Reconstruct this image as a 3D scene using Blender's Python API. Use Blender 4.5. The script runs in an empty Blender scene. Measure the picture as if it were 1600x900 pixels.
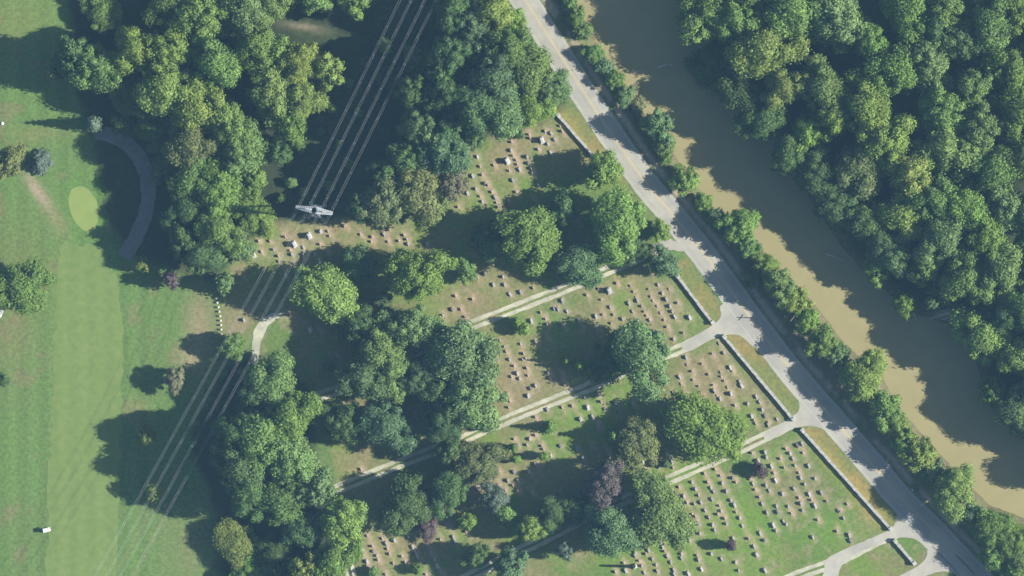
import bpy, bmesh, math, random
import numpy as np
from mathutils import Vector
from mathutils.geometry import delaunay_2d_cdt

random.seed(7)
rng = np.random.default_rng(11)
C = bpy.context.scene.collection
S = 0.2                      # metres on the ground per photo pixel
CAM_H = 2000.0
SUN_EL = math.radians(31)

def P(px, py): return ((px - 800) * S, (450 - py) * S)
def PL(pts): return [P(*p) for p in pts]

# ------------------------------------------------------------------ helpers
def tag(o, label=None, cat=None, group=None, kind=None):
    if label: o['label'] = label
    if cat: o['category'] = cat
    if group: o['group'] = group
    if kind: o['kind'] = kind
    return o

def empty(name, loc=(0, 0, 0), rz=0):
    o = bpy.data.objects.new(name, None); C.objects.link(o)
    o.location = loc; o.rotation_euler = (0, 0, rz)
    o.empty_display_size = 0.5
    return o

def link_mesh(name, me, mat=None, parent=None, loc=(0, 0, 0), rz=0):
    o = bpy.data.objects.new(name, me); C.objects.link(o)
    if mat is not None and len(me.materials) == 0: me.materials.append(mat)
    if parent is not None: o.parent = parent
    o.location = loc; o.rotation_euler = (0, 0, rz)
    return o

def mesh_from(name, V, F):
    me = bpy.data.meshes.new(name)
    me.from_pydata([tuple(v) for v in V], [], F); me.update()
    return me

def copy_tree(o, parent=None):
    c = o.copy(); C.objects.link(c)
    if parent is not None: c.parent = parent
    for ch in list(o.children): copy_tree(ch, c)
    return c

class MB:
    def __init__(s): s.V = []; s.F = []
    def add(s, V, F):
        n = len(s.V); s.V += [tuple(v) for v in V]; s.F += [tuple(i + n for i in f) for f in F]
    def box(s, c, d, rz=0, taper=1.0):
        x, y, z = d[0] / 2, d[1] / 2, d[2] / 2
        ca, sa = math.cos(rz), math.sin(rz)
        V = []
        for sz in (-1, 1):
            k = taper if sz > 0 else 1
            for sx, sy in ((-1, -1), (1, -1), (1, 1), (-1, 1)):
                a, b = sx * x * k, sy * y * k
                V.append((c[0] + a * ca - b * sa, c[1] + a * sa + b * ca, c[2] + sz * z))
        s.add(V, [(3, 2, 1, 0), (4, 5, 6, 7), (0, 1, 5, 4), (1, 2, 6, 5), (2, 3, 7, 6), (3, 0, 4, 7)])
    def tube(s, a, b, r0, r1=None, n=6, cap=True):
        r1 = r0 if r1 is None else r1
        a, b = Vector(a), Vector(b); d = (b - a)
        if d.length < 1e-6: return
        d.normalize()
        u = d.orthogonal().normalized(); w = d.cross(u)
        V = []
        for p, r in ((a, r0), (b, r1)):
            for i in range(n):
                t = 2 * math.pi * i / n
                V.append(p + u * (r * math.cos(t)) + w * (r * math.sin(t)))
        F = [(i, (i + 1) % n, n + (i + 1) % n, n + i) for i in range(n)]
        if cap: F += [tuple(range(n - 1, -1, -1)), tuple(range(n, 2 * n))]
        s.add(V, F)
    def prism(s, prof, y0, y1):           # profile in x,z extruded along y
        n = len(prof)
        V = [(x, y0, z) for x, z in prof] + [(x, y1, z) for x, z in prof]
        F = [tuple(range(n)), tuple(range(2 * n - 1, n - 1, -1))]
        F += [(i, n + i, n + (i + 1) % n, (i + 1) % n) for i in range(n)]
        s.add(V, F)
    def wheel(s, c, r, w, n=16):          # axis along y
        s.tube((c[0], c[1] - w / 2, c[2]), (c[0], c[1] + w / 2, c[2]), r, r, n)
    def mesh(s, name):
        me = mesh_from(name, s.V, s.F)
        bm = bmesh.new(); bm.from_mesh(me); bmesh.ops.recalc_face_normals(bm, faces=bm.faces)
        bm.to_mesh(me); bm.free()
        return me
    def build(s, name, mat, parent=None, loc=(0, 0, 0), rz=0):
        return link_mesh(name, s.mesh(name), mat, parent, loc, rz)

# ---- numpy noise and distance
def _hash(ix, iy, seed):
    h = (ix.astype(np.int64) * 374761393 + iy.astype(np.int64) * 668265263 + seed * 974634777) & 0x7fffffff
    h = ((h ^ (h >> 13)) * 1274126177) & 0x7fffffff
    return ((h ^ (h >> 16)) & 0xffff) / 65535.0
def vnoise(x, y, scale, seed=0):
    x = np.asarray(x, float) / scale; y = np.asarray(y, float) / scale
    ix, iy = np.floor(x), np.floor(y); fx, fy = x - ix, y - iy
    fx = fx * fx * (3 - 2 * fx); fy = fy * fy * (3 - 2 * fy)
    a = _hash(ix, iy, seed); b = _hash(ix + 1, iy, seed); c = _hash(ix, iy + 1, seed); d = _hash(ix + 1, iy + 1, seed)
    return (a * (1 - fx) + b * fx) * (1 - fy) + (c * (1 - fx) + d * fx) * fy
def fbm(x, y, scale, seed=0, o=4):
    t = 0; amp = 1; tot = 0
    for k in range(o):
        t = t + amp * vnoise(x, y, scale / 2 ** k, seed + k * 17); tot += amp; amp *= .55
    return t / tot
def sdist(X, Y, poly):                    # positive inside
    n = len(poly); best = np.full(X.shape, 1e9); inside = np.zeros(X.shape, bool)
    for i in range(n):
        x0, y0 = poly[i]; x1, y1 = poly[(i + 1) % n]
        dx, dy = x1 - x0, y1 - y0
        t = np.clip(((X - x0) * dx + (Y - y0) * dy) / (dx * dx + dy * dy + 1e-12), 0, 1)
        best = np.minimum(best, np.hypot(X - x0 - t * dx, Y - y0 - t * dy))
        if abs(dy) > 1e-9:
            c = ((y0 > Y) != (y1 > Y)) & (X < dx * (Y - y0) / dy + x0)
            inside ^= c
    return np.where(inside, best, -best)
def ldist(X, Y, line):
    best = np.full(X.shape, 1e9)
    for (x0, y0), (x1, y1) in zip(line, line[1:]):
        dx, dy = x1 - x0, y1 - y0
        t = np.clip(((X - x0) * dx + (Y - y0) * dy) / (dx * dx + dy * dy), 0, 1)
        best = np.minimum(best, np.hypot(X - x0 - t * dx, Y - y0 - t * dy))
    return best
def sm(a, b, x): t = np.clip((x - a) / (b - a), 0, 1); return t * t * (3 - 2 * t)

# ------------------------------------------------------------------ materials
def newmat(name):
    m = bpy.data.materials.new(name); m.use_nodes = True
    nt = m.node_tree; nt.nodes.clear()
    out = nt.nodes.new('ShaderNodeOutputMaterial'); b = nt.nodes.new('ShaderNodeBsdfPrincipled')
    nt.links.new(b.outputs[0], out.inputs[0])
    return m, nt, b
def nd(nt, t, **kw):
    n = nt.nodes.new(t)
    for k, v in kw.items():
        if k in n.inputs: n.inputs[k].default_value = v
        else: setattr(n, k, v)
    return n
def noise_mat(name, c0, c1, scale=1.0, rough=.9, detail=6, extra=None, spec=.2, metallic=0, lo=.3, hi=.7, bump=0):
    m, nt, b = newmat(name)
    tc = nd(nt, 'ShaderNodeTexCoord')
    n = nd(nt, 'ShaderNodeTexNoise', Scale=scale, Detail=detail, Roughness=.65)
    nt.links.new(tc.outputs['Object'], n.inputs['Vector'])
    r = nd(nt, 'ShaderNodeMapRange'); r.inputs[1].default_value = lo; r.inputs[2].default_value = hi
    nt.links.new(n.outputs[0], r.inputs[0])
    mx = nd(nt, 'ShaderNodeMix', data_type='RGBA')
    mx.inputs[6].default_value = (*c0, 1); mx.inputs[7].default_value = (*c1, 1)
    nt.links.new(r.outputs[0], mx.inputs[0])
    col = mx.outputs[2]
    if extra:
        n2 = nd(nt, 'ShaderNodeTexNoise', Scale=extra[0], Detail=3)
        nt.links.new(tc.outputs['Object'], n2.inputs['Vector'])
        r2 = nd(nt, 'ShaderNodeMapRange'); r2.inputs[1].default_value = .35; r2.inputs[2].default_value = .65
        nt.links.new(n2.outputs[0], r2.inputs[0])
        mx2 = nd(nt, 'ShaderNodeMix', data_type='RGBA'); mx2.inputs[7].default_value = (*extra[1], 1)
        mlt = nd(nt, 'ShaderNodeMath', operation='MULTIPLY'); mlt.inputs[1].default_value = extra[2]
        nt.links.new(r2.outputs[0], mlt.inputs[0]); nt.links.new(mlt.outputs[0], mx2.inputs[0])
        nt.links.new(col, mx2.inputs[6]); col = mx2.outputs[2]
    nt.links.new(col, b.inputs['Base Color'])
    b.inputs['Roughness'].default_value = rough; b.inputs['Metallic'].default_value = metallic
    b.inputs['Specular IOR Level'].default_value = spec
    if bump:
        bp = nd(nt, 'ShaderNodeBump', Strength=bump); bp.inputs['Distance'].default_value = .05
        nt.links.new(n.outputs[0], bp.inputs['Height']); nt.links.new(bp.outputs[0], b.inputs['Normal'])
    return m
def objcol_mat(name, amp=.3, scale=2.0, rough=.85, spec=.15):
    m, nt, b = newmat(name)
    oi = nd(nt, 'ShaderNodeObjectInfo'); tc = nd(nt, 'ShaderNodeTexCoord')
    n = nd(nt, 'ShaderNodeTexNoise', Scale=scale, Detail=4); nt.links.new(tc.outputs['Object'], n.inputs['Vector'])
    r = nd(nt, 'ShaderNodeMapRange'); r.inputs[1].default_value = .3; r.inputs[2].default_value = .7
    r.inputs[3].default_value = 1 - amp; r.inputs[4].default_value = 1 + amp
    nt.links.new(n.outputs[0], r.inputs[0])
    mx = nd(nt, 'ShaderNodeMix', data_type='RGBA', blend_type='MULTIPLY'); mx.inputs[0].default_value = 1
    nt.links.new(oi.outputs['Color'], mx.inputs[6]); nt.links.new(r.outputs[0], mx.inputs[7])
    nt.links.new(mx.outputs[2], b.inputs['Base Color'])
    b.inputs['Roughness'].default_value = rough; b.inputs['Specular IOR Level'].default_value = spec
    return m

def leaf_mat():
    m, nt, b = newmat('foliage')
    out = [n for n in nt.nodes if n.type == 'OUTPUT_MATERIAL'][0]
    oi = nd(nt, 'ShaderNodeObjectInfo'); tc = nd(nt, 'ShaderNodeTexCoord'); ge = nd(nt, 'ShaderNodeNewGeometry')
    n = nd(nt, 'ShaderNodeTexNoise', Scale=.45, Detail=4, Roughness=.6)
    nt.links.new(tc.outputs['Object'], n.inputs['Vector'])
    add = nd(nt, 'ShaderNodeMath', operation='MULTIPLY_ADD'); add.inputs[1].default_value = .28
    nt.links.new(ge.outputs['Random Per Island'], add.inputs[0]); nt.links.new(n.outputs[0], add.inputs[2])
    r = nd(nt, 'ShaderNodeMapRange'); r.inputs[1].default_value = .4; r.inputs[2].default_value = .9
    r.inputs[3].default_value = .6; r.inputs[4].default_value = 1.35
    nt.links.new(add.outputs[0], r.inputs[0])
    mx = nd(nt, 'ShaderNodeMix', data_type='RGBA', blend_type='MULTIPLY'); mx.inputs[0].default_value = 1
    nt.links.new(oi.outputs['Color'], mx.inputs[6]); nt.links.new(r.outputs[0], mx.inputs[7])
    nt.links.new(mx.outputs[2], b.inputs['Base Color'])
    b.inputs['Roughness'].default_value = .65; b.inputs['Specular IOR Level'].default_value = .2
    tr = nd(nt, 'ShaderNodeBsdfTranslucent'); nt.links.new(mx.outputs[2], tr.inputs['Color'])
    ms = nd(nt, 'ShaderNodeMixShader'); ms.inputs[0].default_value = .22
    nt.links.new(b.outputs[0], ms.inputs[1]); nt.links.new(tr.outputs[0], ms.inputs[2])
    nt.links.new(ms.outputs[0], out.inputs[0])
    return m

M_LEAF = leaf_mat()
M_BARK = noise_mat('bark', (.07, .055, .04), (.16, .13, .10), 4, .95)
M_STONE = objcol_mat('memorial_stone', .18, 3.0, .7, .3)
M_ASPH = noise_mat('asphalt', (.35, .335, .288), (.43, .41, .345), .35, .9, 8, extra=(.12, (.25, .245, .222), .55))
M_GRAVEL = noise_mat('gravel', (.42, .405, .30), (.57, .545, .43), 1.2, .95, 8, extra=(.25, (.24, .245, .17), .6))
M_YEL = noise_mat('road_paint', (.45, .375, .22), (.53, .445, .27), .5, .8)
M_WHITEP = noise_mat('edge_paint', (.37, .365, .345), (.47, .465, .44), .4, .8)
M_FAIR = noise_mat('fairway_grass', (.152, .215, .060), (.180, .236, .074), .13, .95, 9, extra=(.5, (.128, .196, .053), .75))
M_GREEN = noise_mat('green_grass', (.20, .265, .075), (.235, .295, .09), .25, .95)
M_PATH = noise_mat('path_surface', (.15, .15, .14), (.23, .23, .215), .3, .95, 6)
M_WALL = noise_mat('wall_stone', (.27, .265, .245), (.50, .485, .45), .9, .9, 7)
M_WHITE = noise_mat('white_paint', (.55, .55, .53), (.70, .70, .68), 1, .6)
M_STEEL = noise_mat('galvanised_steel', (.34, .37, .39), (.46, .49, .51), .5, .5, metallic=.0, spec=.5)
M_STEELD = noise_mat('dark_steel', (.16, .17, .18), (.24, .25, .26), .5, .6, spec=.4)  # darker steel tone for the pylon legs and bracing
M_WIRE = noise_mat('aluminium_wire', (.44, .47, .48), (.54, .57, .58), .2, .6, spec=.5)
M_GLASS_INS = noise_mat('insulator_porcelain', (.22, .12, .08), (.30, .17, .11), 2, .3)
M_BLACK = noise_mat('black_rubber', (.015, .015, .016), (.03, .03, .03), 3, .8)
M_DARKSEAT = noise_mat('seat_vinyl', (.25, .22, .17), (.32, .28, .22), 3, .6)
M_CAR = noise_mat('car_paint', (.035, .06, .095), (.045, .075, .115), .8, .3, spec=.5)
M_GLASS = noise_mat('car_glass', (.03, .04, .05), (.05, .06, .07), 1, .1, spec=.5)
M_WOOD = noise_mat('weathered_wood', (.22, .19, .15), (.34, .30, .25), 2, .95)
M_DRIFT = noise_mat('driftwood', (.42, .38, .31), (.58, .53, .45), 2, .95)
M_RIVER = None

# ------------------------------------------------------------------ map of the place (photo-map pixels -> metres)
ROAD = [(640, -280), (716, -160), (766, -80), (819, 0), (870, 80), (921, 160), (965, 225), (1008, 286), (1050, 336), (1090, 386), (1126, 434), (1162, 484),
        (1198, 532), (1237, 582), (1280, 632), (1324, 682), (1366, 731), (1406, 778), (1460, 832), (1520, 895), (1600, 980), (1720, 1110)]
LANE_TOP = [(1052, 381), (1010, 398), (960, 418), (885, 450), (735, 509), (690, 530), (545, 602), (488, 622)]
LANE_MID = [(1140, 505), (1090, 532), (1060, 546), (990, 574), (912, 608), (830, 640), (757, 671), (715, 690), (640, 718), (522, 766)]
LANE_LOW = [(1262, 644), (1225, 668), (1180, 690), (1110, 722), (1035, 754), (985, 777), (930, 800), (880, 827), (790, 872), (720, 908)]
LANE_BOT = [(1420, 825), (1370, 846), (1310, 876), (1250, 898), (1190, 925)]
LANE_SW = [(540, 872), (549, 900), (560, 940)]
RIV_L = [(820, -160), (860, -70), (893, 0), (920, 50), (950, 100), (985, 150), (1020, 200), (1050, 240), (1085, 290), (1120, 330), (1170, 372), (1205, 408),
         (1250, 452), (1285, 492), (1320, 540), (1372, 580), (1405, 640), (1450, 690), (1500, 745), (1545, 790), (1600, 812), (1660, 850), (1760, 930)]
RIV_R = [(1840, 800), (1720, 740), (1640, 700), (1590, 680), (1545, 620), (1525, 560), (1490, 507), (1440, 492), (1405, 470), (1370, 440), (1320, 388), (1280, 330),
         (1240, 262), (1185, 180), (1150, 105), (1080, 20), (1040, -60), (1000, -160)]
RIVER_POLY = PL(RIV_L + RIV_R)
ROAD_M, = [PL(ROAD)]

def smooth_line(pts, k=6):
    out = []
    n = len(pts)
    for i in range(n - 1):
        p0 = pts[max(i - 1, 0)]; p1 = pts[i]; p2 = pts[i + 1]; p3 = pts[min(i + 2, n - 1)]
        for j in range(k):
            t = j / k
            out.append(tuple(.5 * (2 * b + (c - a) * t + (2 * a - 5 * b + 4 * c - d) * t * t + (3 * b - a - 3 * c + d) * t ** 3) for a, b, c, d in zip(p0, p1, p2, p3)))
    out.append(pts[-1]); return out
def resample(pts, step):
    out = [pts[0]]; acc = 0
    for a, b in zip(pts, pts[1:]):
        L = math.dist(a, b); d = step - acc
        while d <= L:
            t = d / L; out.append((a[0] + (b[0] - a[0]) * t, a[1] + (b[1] - a[1]) * t)); d += step
        acc = (acc + L) % step
    return out
def ribbon(mb, line, off, width, z, jit=0, seed=0, fade=False):
    V = []; F = []; n = len(line)
    for i, p in enumerate(line):
        a = line[max(i - 1, 0)]; b = line[min(i + 1, n - 1)]
        d = Vector((b[0] - a[0], b[1] - a[1])).normalized(); nx, ny = -d.y, d.x
        jl = jit * (fbm(np.array([p[0]]), np.array([p[1]]), 2.2, seed)[0] - .5) * 2
        jr = jit * (fbm(np.array([p[0]]), np.array([p[1]]), 2.2, seed + 5)[0] - .5) * 2
        V.append((p[0] + nx * (off - width / 2 + jl), p[1] + ny * (off - width / 2 + jl), z))
        V.append((p[0] + nx * (off + width / 2 + jr), p[1] + ny * (off + width / 2 + jr), z))
    F = [(2 * i, 2 * i + 1, 2 * i + 3, 2 * i + 2) for i in range(n - 1)]
    mb.add(V, F)
def flat_poly(name, pts_px, z, mat, jit=.25, step=.5, seed=3, parent=None, smooth=True):
    pts = PL(pts_px)
    for _ in range(3 if smooth else 0):
        q = []
        for a, c in zip(pts, pts[1:] + pts[:1]):
            q += [(a[0] * .75 + c[0] * .25, a[1] * .75 + c[1] * .25), (a[0] * .25 + c[0] * .75, a[1] * .25 + c[1] * .75)]
        pts = q
    pts = pts + [pts[0]]
    pts = resample(pts, step)[:-1]
    P2 = []
    for x, y in pts:
        jx = (vnoise(np.array([x]), np.array([y]), 1.7, seed)[0] - .5) * 2 * jit
        jy = (vnoise(np.array([x]), np.array([y]), 1.7, seed + 9)[0] - .5) * 2 * jit
        P2.append(Vector((x + jx, y + jy)))
    area = sum(a.x * c.y - c.x * a.y for a, c in zip(P2, P2[1:] + P2[:1]))
    if area < 0: P2.reverse()
    n = len(P2)
    ov, oe, of, *_ = delaunay_2d_cdt(P2, [(k, (k + 1) % n) for k in range(n)], [], 0, 1e-4)
    poly = [(p.x, p.y) for p in P2]; F = []
    for f in of:
        cx_ = sum(ov[k].x for k in f) / 3; cy_ = sum(ov[k].y for k in f) / 3
        if sdist(np.array([cx_]), np.array([cy_]), poly)[0] > 0: F.append(tuple(f))
    me = mesh_from(name, [(p.x, p.y, z) for p in ov], F)
    return link_mesh(name, me, mat, parent)


# ------------------------------------------------------------------ headstones: positions read from the photograph
TILES = [
 (860, 420, 6, "620,135p 550,205X 340,245p 70,380l 425,445W 265,480l 120,525l 290,550g 735,325l 770,400l 560,360l 675,470l 820,490l 570,510p 440,570l 930,480l 1010,150l 1110,190p 1050,230l 1085,285l 1120,350l 1140,400l 1165,450l 750,160p 780,215p 800,270p 815,300l 855,350p 880,400p 900,440p 920,190p 940,260p 960,300p 1000,350p 1030,415p 1065,480p 1090,545p 970,590l 1000,640l 1030,680p 1155,660l 1190,320p 710,620p 450,190p 475,290p 590,430p 490,430p 155,400l 110,300l"),
 (1040, 400, 5.627, "105,410p 210,540W 155,675p"),
 (1050, 520, 6, "440,100p 375,195p 485,190l 545,325W 565,360p 130,230l 140,300p 185,360p 195,440p 280,290p 340,390p 455,370p 460,410p 490,450p 520,510p 550,570W 385,490p 395,545l 420,590p 450,620l 250,500p 270,560p 635,460l 650,495W 70,415l 85,480p 10,560p 130,580p 790,600l 820,650l 845,720l 870,780g 900,840p 905,880p 710,665l 985,810l 745,780l 770,820p 785,850p 590,680p 265,865p"),
 (690, 420, 6, "340,85p 400,45g 485,150l 575,75l 590,150l 640,240l 740,220l 130,255p 290,285p 95,380g 180,380p 220,450p 230,490p 10,435p 1055,375l 930,410p 975,470p 990,520l 840,490W 1130,520l 980,630p 880,680l 740,705l 545,670p 590,730p 605,775p 635,850l 770,795p 790,840p 860,180p"),
 (740, 520, 6, "410,380W 430,430l 380,310p 200,240p 460,250p 500,330p 510,400p 700,375l 820,375p 840,440p 850,490p 720,430p 580,495l 530,520g 510,590W 320,580p 340,640p 355,410p 330,700p 95,820p 150,740p 1040,600l 1170,580W 1070,700W 830,700p 690,720l 580,790p 1000,810W 1120,800l 1160,850p"),
 (820, 600, 6, "715,165p 750,235l 445,205p 630,300l 685,380l 850,175g 880,190l 1015,185l 870,265g 1060,70p 1120,150l 330,580g 160,580p 45,515l 100,480p 245,670W 490,610l 545,690W 630,580l 655,640p 765,610p 785,670p 825,740l 960,740l 1110,735W 1130,800p 1145,850p 95,745p"),
 (1020, 700, 6, "40,130l 55,180l 180,130l 190,185p 130,55W 485,240p 585,200p 365,320l 400,385l 430,445p 450,510l 490,585l 525,650l 560,720l 580,770l 515,320p 545,375l 570,410l 555,480l 635,260p 650,330l 690,405l 745,280g 780,320p 730,490l 765,535W 780,600p 815,655l 840,730l 625,540p 640,590l 610,620p 675,660p 690,710l 290,450W 320,510p 390,525p 370,620p 400,640p 420,710g 440,800l 345,860l 755,850l 900,850p 1005,800l 1045,865g 1130,725W 1155,775l 1160,550l 1165,600g 1070,605l 1025,525l 1000,460p 940,335l 960,390p 1090,400l 1060,350l 1150,305W 1135,235p 1110,170l 1050,40l 1065,85l 930,45p 985,120W 1190,100p 910,290p 245,365p"),
 (1180, 640, 5.627, "270,345p 370,315g 410,300l 420,380p 305,385l 330,430l 350,490l 90,370l 255,510p 385,555p 400,600l 435,655l 470,495l 525,605l 340,695l 580,730l 385,775p 400,825l 475,745W 495,795p 525,845W 630,805p 810,830p 240,740l 290,850l 735,890l 415,885l 110,130p 220,430p"),
 (960, 780, 7.5, "245,620l 240,660l 290,720p 320,780l 350,860l 110,745p 130,835W 10,850p 400,600l 370,640p 445,700l 490,770l 500,840l 565,560l 590,610p 620,670l 540,490p 660,740l 695,830l 700,880l 745,575l 785,640l 785,690l 880,480l 970,660p 985,710l 1020,820W 1135,640l 1255,700l 1420,740l 1455,835l 865,870W"),
 (1140, 760, 6.43, "1115,250p 1145,320l 1080,450p 1200,490l 1210,545g 835,510l 885,335p 540,350l 570,380l 470,195l 480,255g 620,270p 355,845W 270,685W 245,605l"),
 (540, 780, 7.5, "255,430p 130,480p 165,550l 185,610W 205,640p 315,550p 320,610g 365,660l 380,710p 250,730W 250,780p 430,460p 475,520l 490,580p 515,640p 570,480W 540,370l 715,370p 740,440l 785,560l 820,620l 840,670W 660,670p 700,740p 970,570l 990,620l 1010,660p 1110,470p 1040,700l 1075,780W 1110,840p 1260,440l 1280,490l 1195,290p 1160,210p 1095,30W 1410,380p 470,880p 940,880p 560,750p"),
 (700, 680, 6, "655,425W 560,425l 760,345l 615,345g 480,340p 480,470p 610,470p 540,520p 655,520p 270,490W 190,510p 895,130p 740,90p 650,100g 620,35p 770,30p 1130,810W 1140,855W 545,210p 230,440p 785,540p"),
 (700, 180, 6, "150,345W 275,390W 230,570W 555,430X 430,470p 575,520p 670,510W 605,610l 640,720p 260,690l 180,730W 300,760p 320,810l 345,640g 375,655p 410,720p 440,770l 455,820p 470,860p 95,860p 10,720p 590,330l 610,380p 640,420p 650,460p 740,390l 750,450g 790,540p 780,500p 850,660l 880,235X 910,150l 935,270l 965,170l 1000,230l 960,350l 760,180p 770,215p 845,320p 300,480p 320,560p 1070,150p 1050,100p 570,805l 795,785p 595,250p"),
 (500, 320, 8, "305,270p 505,370p 800,370l 985,450p 650,400p 860,310p 640,460p 850,460p 1050,380p 1085,430p 1100,490l 100,330p 120,390p 75,580p 1335,490W"),
 (360, 330, 6, "355,195W 740,230X 845,190W 600,310X 215,405X 450,420p 790,405l 685,340l 575,405l 685,405p 840,465W 455,470p 405,360p 370,280p 265,280p 290,380p 515,240p 560,370p 595,490p 625,560l 640,590l 690,440p 575,830p 520,600l 840,310p 900,380p"),
 (360, 400, 6, "750,690X 125,600W 825,680p 560,555p"),
 (480, 500, 3.215, "170,412g 345,425p 275,470g 145,190g 270,750p"),
]
STONES = []
for ox, oy, s, txt in TILES:
    for tok in txt.split():
        k = tok[-1]; a, b = tok[:-1].split(',')
        STONES.append((ox + float(a) / s, oy + float(b) / s, k))
ROW = Vector((.43, -.90)).normalized()                  # direction of the rows on the ground

# ------------------------------------------------------------------ GROUND
def axis(lo, hi, step, far):
    fine = np.arange(lo, hi + 1e-6, step); out = []; d = step; v = hi
    while v < far: d *= 1.6; v += d; out.append(v)
    neg = []; d = step; v = lo
    while v > -far: d *= 1.6; v -= d; neg.append(v)
    return np.concatenate([np.array(neg[::-1]), fine, np.array(out)])
gx = axis(-176, 196, .6, 1700); gy = axis(-108, 108, .6, 1700)
X, Y = np.meshgrid(gx, gy); shp = X.shape
wob = (fbm(X, Y, 6, 3) - .5) * 5
wob2 = (fbm(X, Y, 3, 9) - .5) * 2.4
def px2m(v): return v * S
def col(c): return np.array(c, float)
K = np.zeros(shp + (3,))
def lay(c, w):
    global K
    w = np.clip(w, 0, 1)[..., None]; K = K * (1 - w) + col(c) * w
def gauss(px, py, rx, ry, rot=0):
    x0, y0 = P(px, py); a = math.radians(rot)
    dx, dy = X - x0 + wob2 * .6, Y - y0 + wob * .3
    u = (dx * math.cos(a) + dy * math.sin(a)) / (rx * S); v = (-dx * math.sin(a) + dy * math.cos(a)) / (ry * S)
    return np.exp(-(u * u + v * v))
# mown rough of the golf course
lay((.114, .190, .054), np.ones(shp))
lay((.120, .180, .058), sm(.45, .72, fbm(X, Y, 14, 21)) * .65)
lay((.19, .155, .085), sm(.60, .80, fbm(X, Y, 7, 31)) * .5)
K *= (1 + .07 * np.sin(X * 2 * np.pi / 6.3) * (X < -112))[..., None]
# cemetery lawn
CEM = PL([(345, 470), (380, 340), (640, 330), (700, 170), (880, 160), (1055, 400), (1250, 640), (1440, 850), (1560, 1000), (500, 1000), (540, 800), (480, 560), (350, 560)])
wc = sm(-1.2, 1.2, sdist(X, Y, CEM) + wob * .3)
lay((.112, .180, .045), wc)
lay((.160, .225, .050), wc * sm(.40, .62, fbm(X, Y, 18, 41)) * .6)
lay((.19, .172, .082), wc * sm(.42, .66, fbm(X, Y, 8, 51)) * .7)
lay((.27, .215, .14), wc * sm(.60, .74, fbm(X, Y, 3, 57)) * .55)
for g in [(430, 385, 80, 60), (540, 360, 110, 30), (780, 240, 110, 70), (740, 470, 70, 40), (800, 560, 90, 70), (800, 620, 60, 40), (1000, 470, 80, 50), (520, 560, 60, 60),
          (560, 720, 70, 40), (600, 860, 90, 60), (730, 770, 50, 50), (1120, 590, 60, 70), (540, 620, 40, 30)]:
    lay((.24, .195, .105), wc * gauss(*g) * .62 * sm(.2, .6, fbm(X, Y, 5, 61)))
for g in [(968, 470, 16, 26), (1165, 815, 50, 45), (950, 640, 60, 40), (990, 650, 50, 30), (1050, 730, 50, 20), (420, 365, 16, 22), (1310, 830, 60, 30), (830, 300, 30, 40), (1030, 860, 80, 40), (880, 520, 40, 25)]:
    lay((.125, .225, .035), wc * gauss(*g) * .65)
# worn strips along the headstone rows
wear = np.zeros(shp); wear_p = np.zeros(shp)
mx0, my0 = gx[0], gy[0]
for sx, sy, k in STONES:
    x0, y0 = P(sx, sy)
    i0, i1 = np.searchsorted(gx, [x0 - 4, x0 + 4]); j0, j1 = np.searchsorted(gy, [y0 - 4, y0 + 4])
    if i1 <= i0 or j1 <= j0: continue
    xs, ys = X[j0:j1, i0:i1] - x0 - .5, Y[j0:j1, i0:i1] - y0
    u = xs * ROW.x + ys * ROW.y; v = -xs * ROW.y + ys * ROW.x
    g = np.exp(-(u / 2.1) ** 2 - (v / .85) ** 2)
    (wear_p if k == 'p' else wear)[j0:j1, i0:i1] = np.maximum((wear_p if k == 'p' else wear)[j0:j1, i0:i1], g)
nz = sm(.25, .6, fbm(X, Y, 2.2, 71))
lay((.34, .275, .185), wear * .85 * (nz * .7 + .3))
lay((.40, .305, .215), wear_p * .9 * (nz * .7 + .3))
# verge between wall and road, with yellow dry grass
VERGE = PL([(868, 170), (905, 160), (1000, 330), (1130, 480), (1128, 505), (1112, 512)]); VERGE2 = PL([(1060, 420), (1130, 490), (1116, 510)])
V1 = PL([(860, 165), (900, 170), (985, 290), (930, 250)]); V2 = PL([(1052, 415), (1075, 405), (1128, 485), (1124, 505), (1110, 508)])
V3 = PL([(1130, 520), (1165, 525), (1240, 610), (1246, 645), (1236, 655)]); V4 = PL([(1252, 670), (1290, 668), (1400, 800), (1395, 822), (1388, 828)])
for v in (V1, V2, V3, V4):
    w = sm(-.8, .8, sdist(X, Y, v) + wob2 * .3)
    lay((.165, .185, .06), w); lay((.26, .20, .075), w * sm(.42, .62, fbm(X, Y, 9, 81)) * .85)
for g in [(1290, 715, 12, 40, 38), (1340, 770, 12, 45, 38), (895, 205, 10, 40, 35), (1365, 800, 14, 25, 38)]:
    lay((.30, .235, .075), gauss(*g) * .7)
# road-side gravel and river bank
dr = ldist(X, Y, ROAD_M); sr = sdist(X, Y, RIVER_POLY)
right = (X * .78 + Y * .625)                                      # rough side test
side = np.zeros(shp, bool)
# east of the road centre line: interpolate the centre by y
rl = np.array(ROAD_M)[::-1]; cx = np.interp(Y, rl[:, 1], rl[:, 0]); side = X > cx
wb = sm(0, 1.5, dr - 3.6) * side * (1 - sm(150, 200, np.abs(Y)))
lay((.125, .145, .06), wb); lay((.20, .17, .11), wb * sm(.45, .65, fbm(X, Y, 6, 91)) * .7)
gr = side * np.exp(-((dr - 6.0 + wob2 * .4) / 1.0) ** 2) * sm(.30, .48, fbm(X, Y, 9, 95))
lay((.44, .355, .28), gr)
lay((.17, .19, .07), (1 - side) * np.exp(-((dr - 4.6) / .8) ** 2) * .5)
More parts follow.
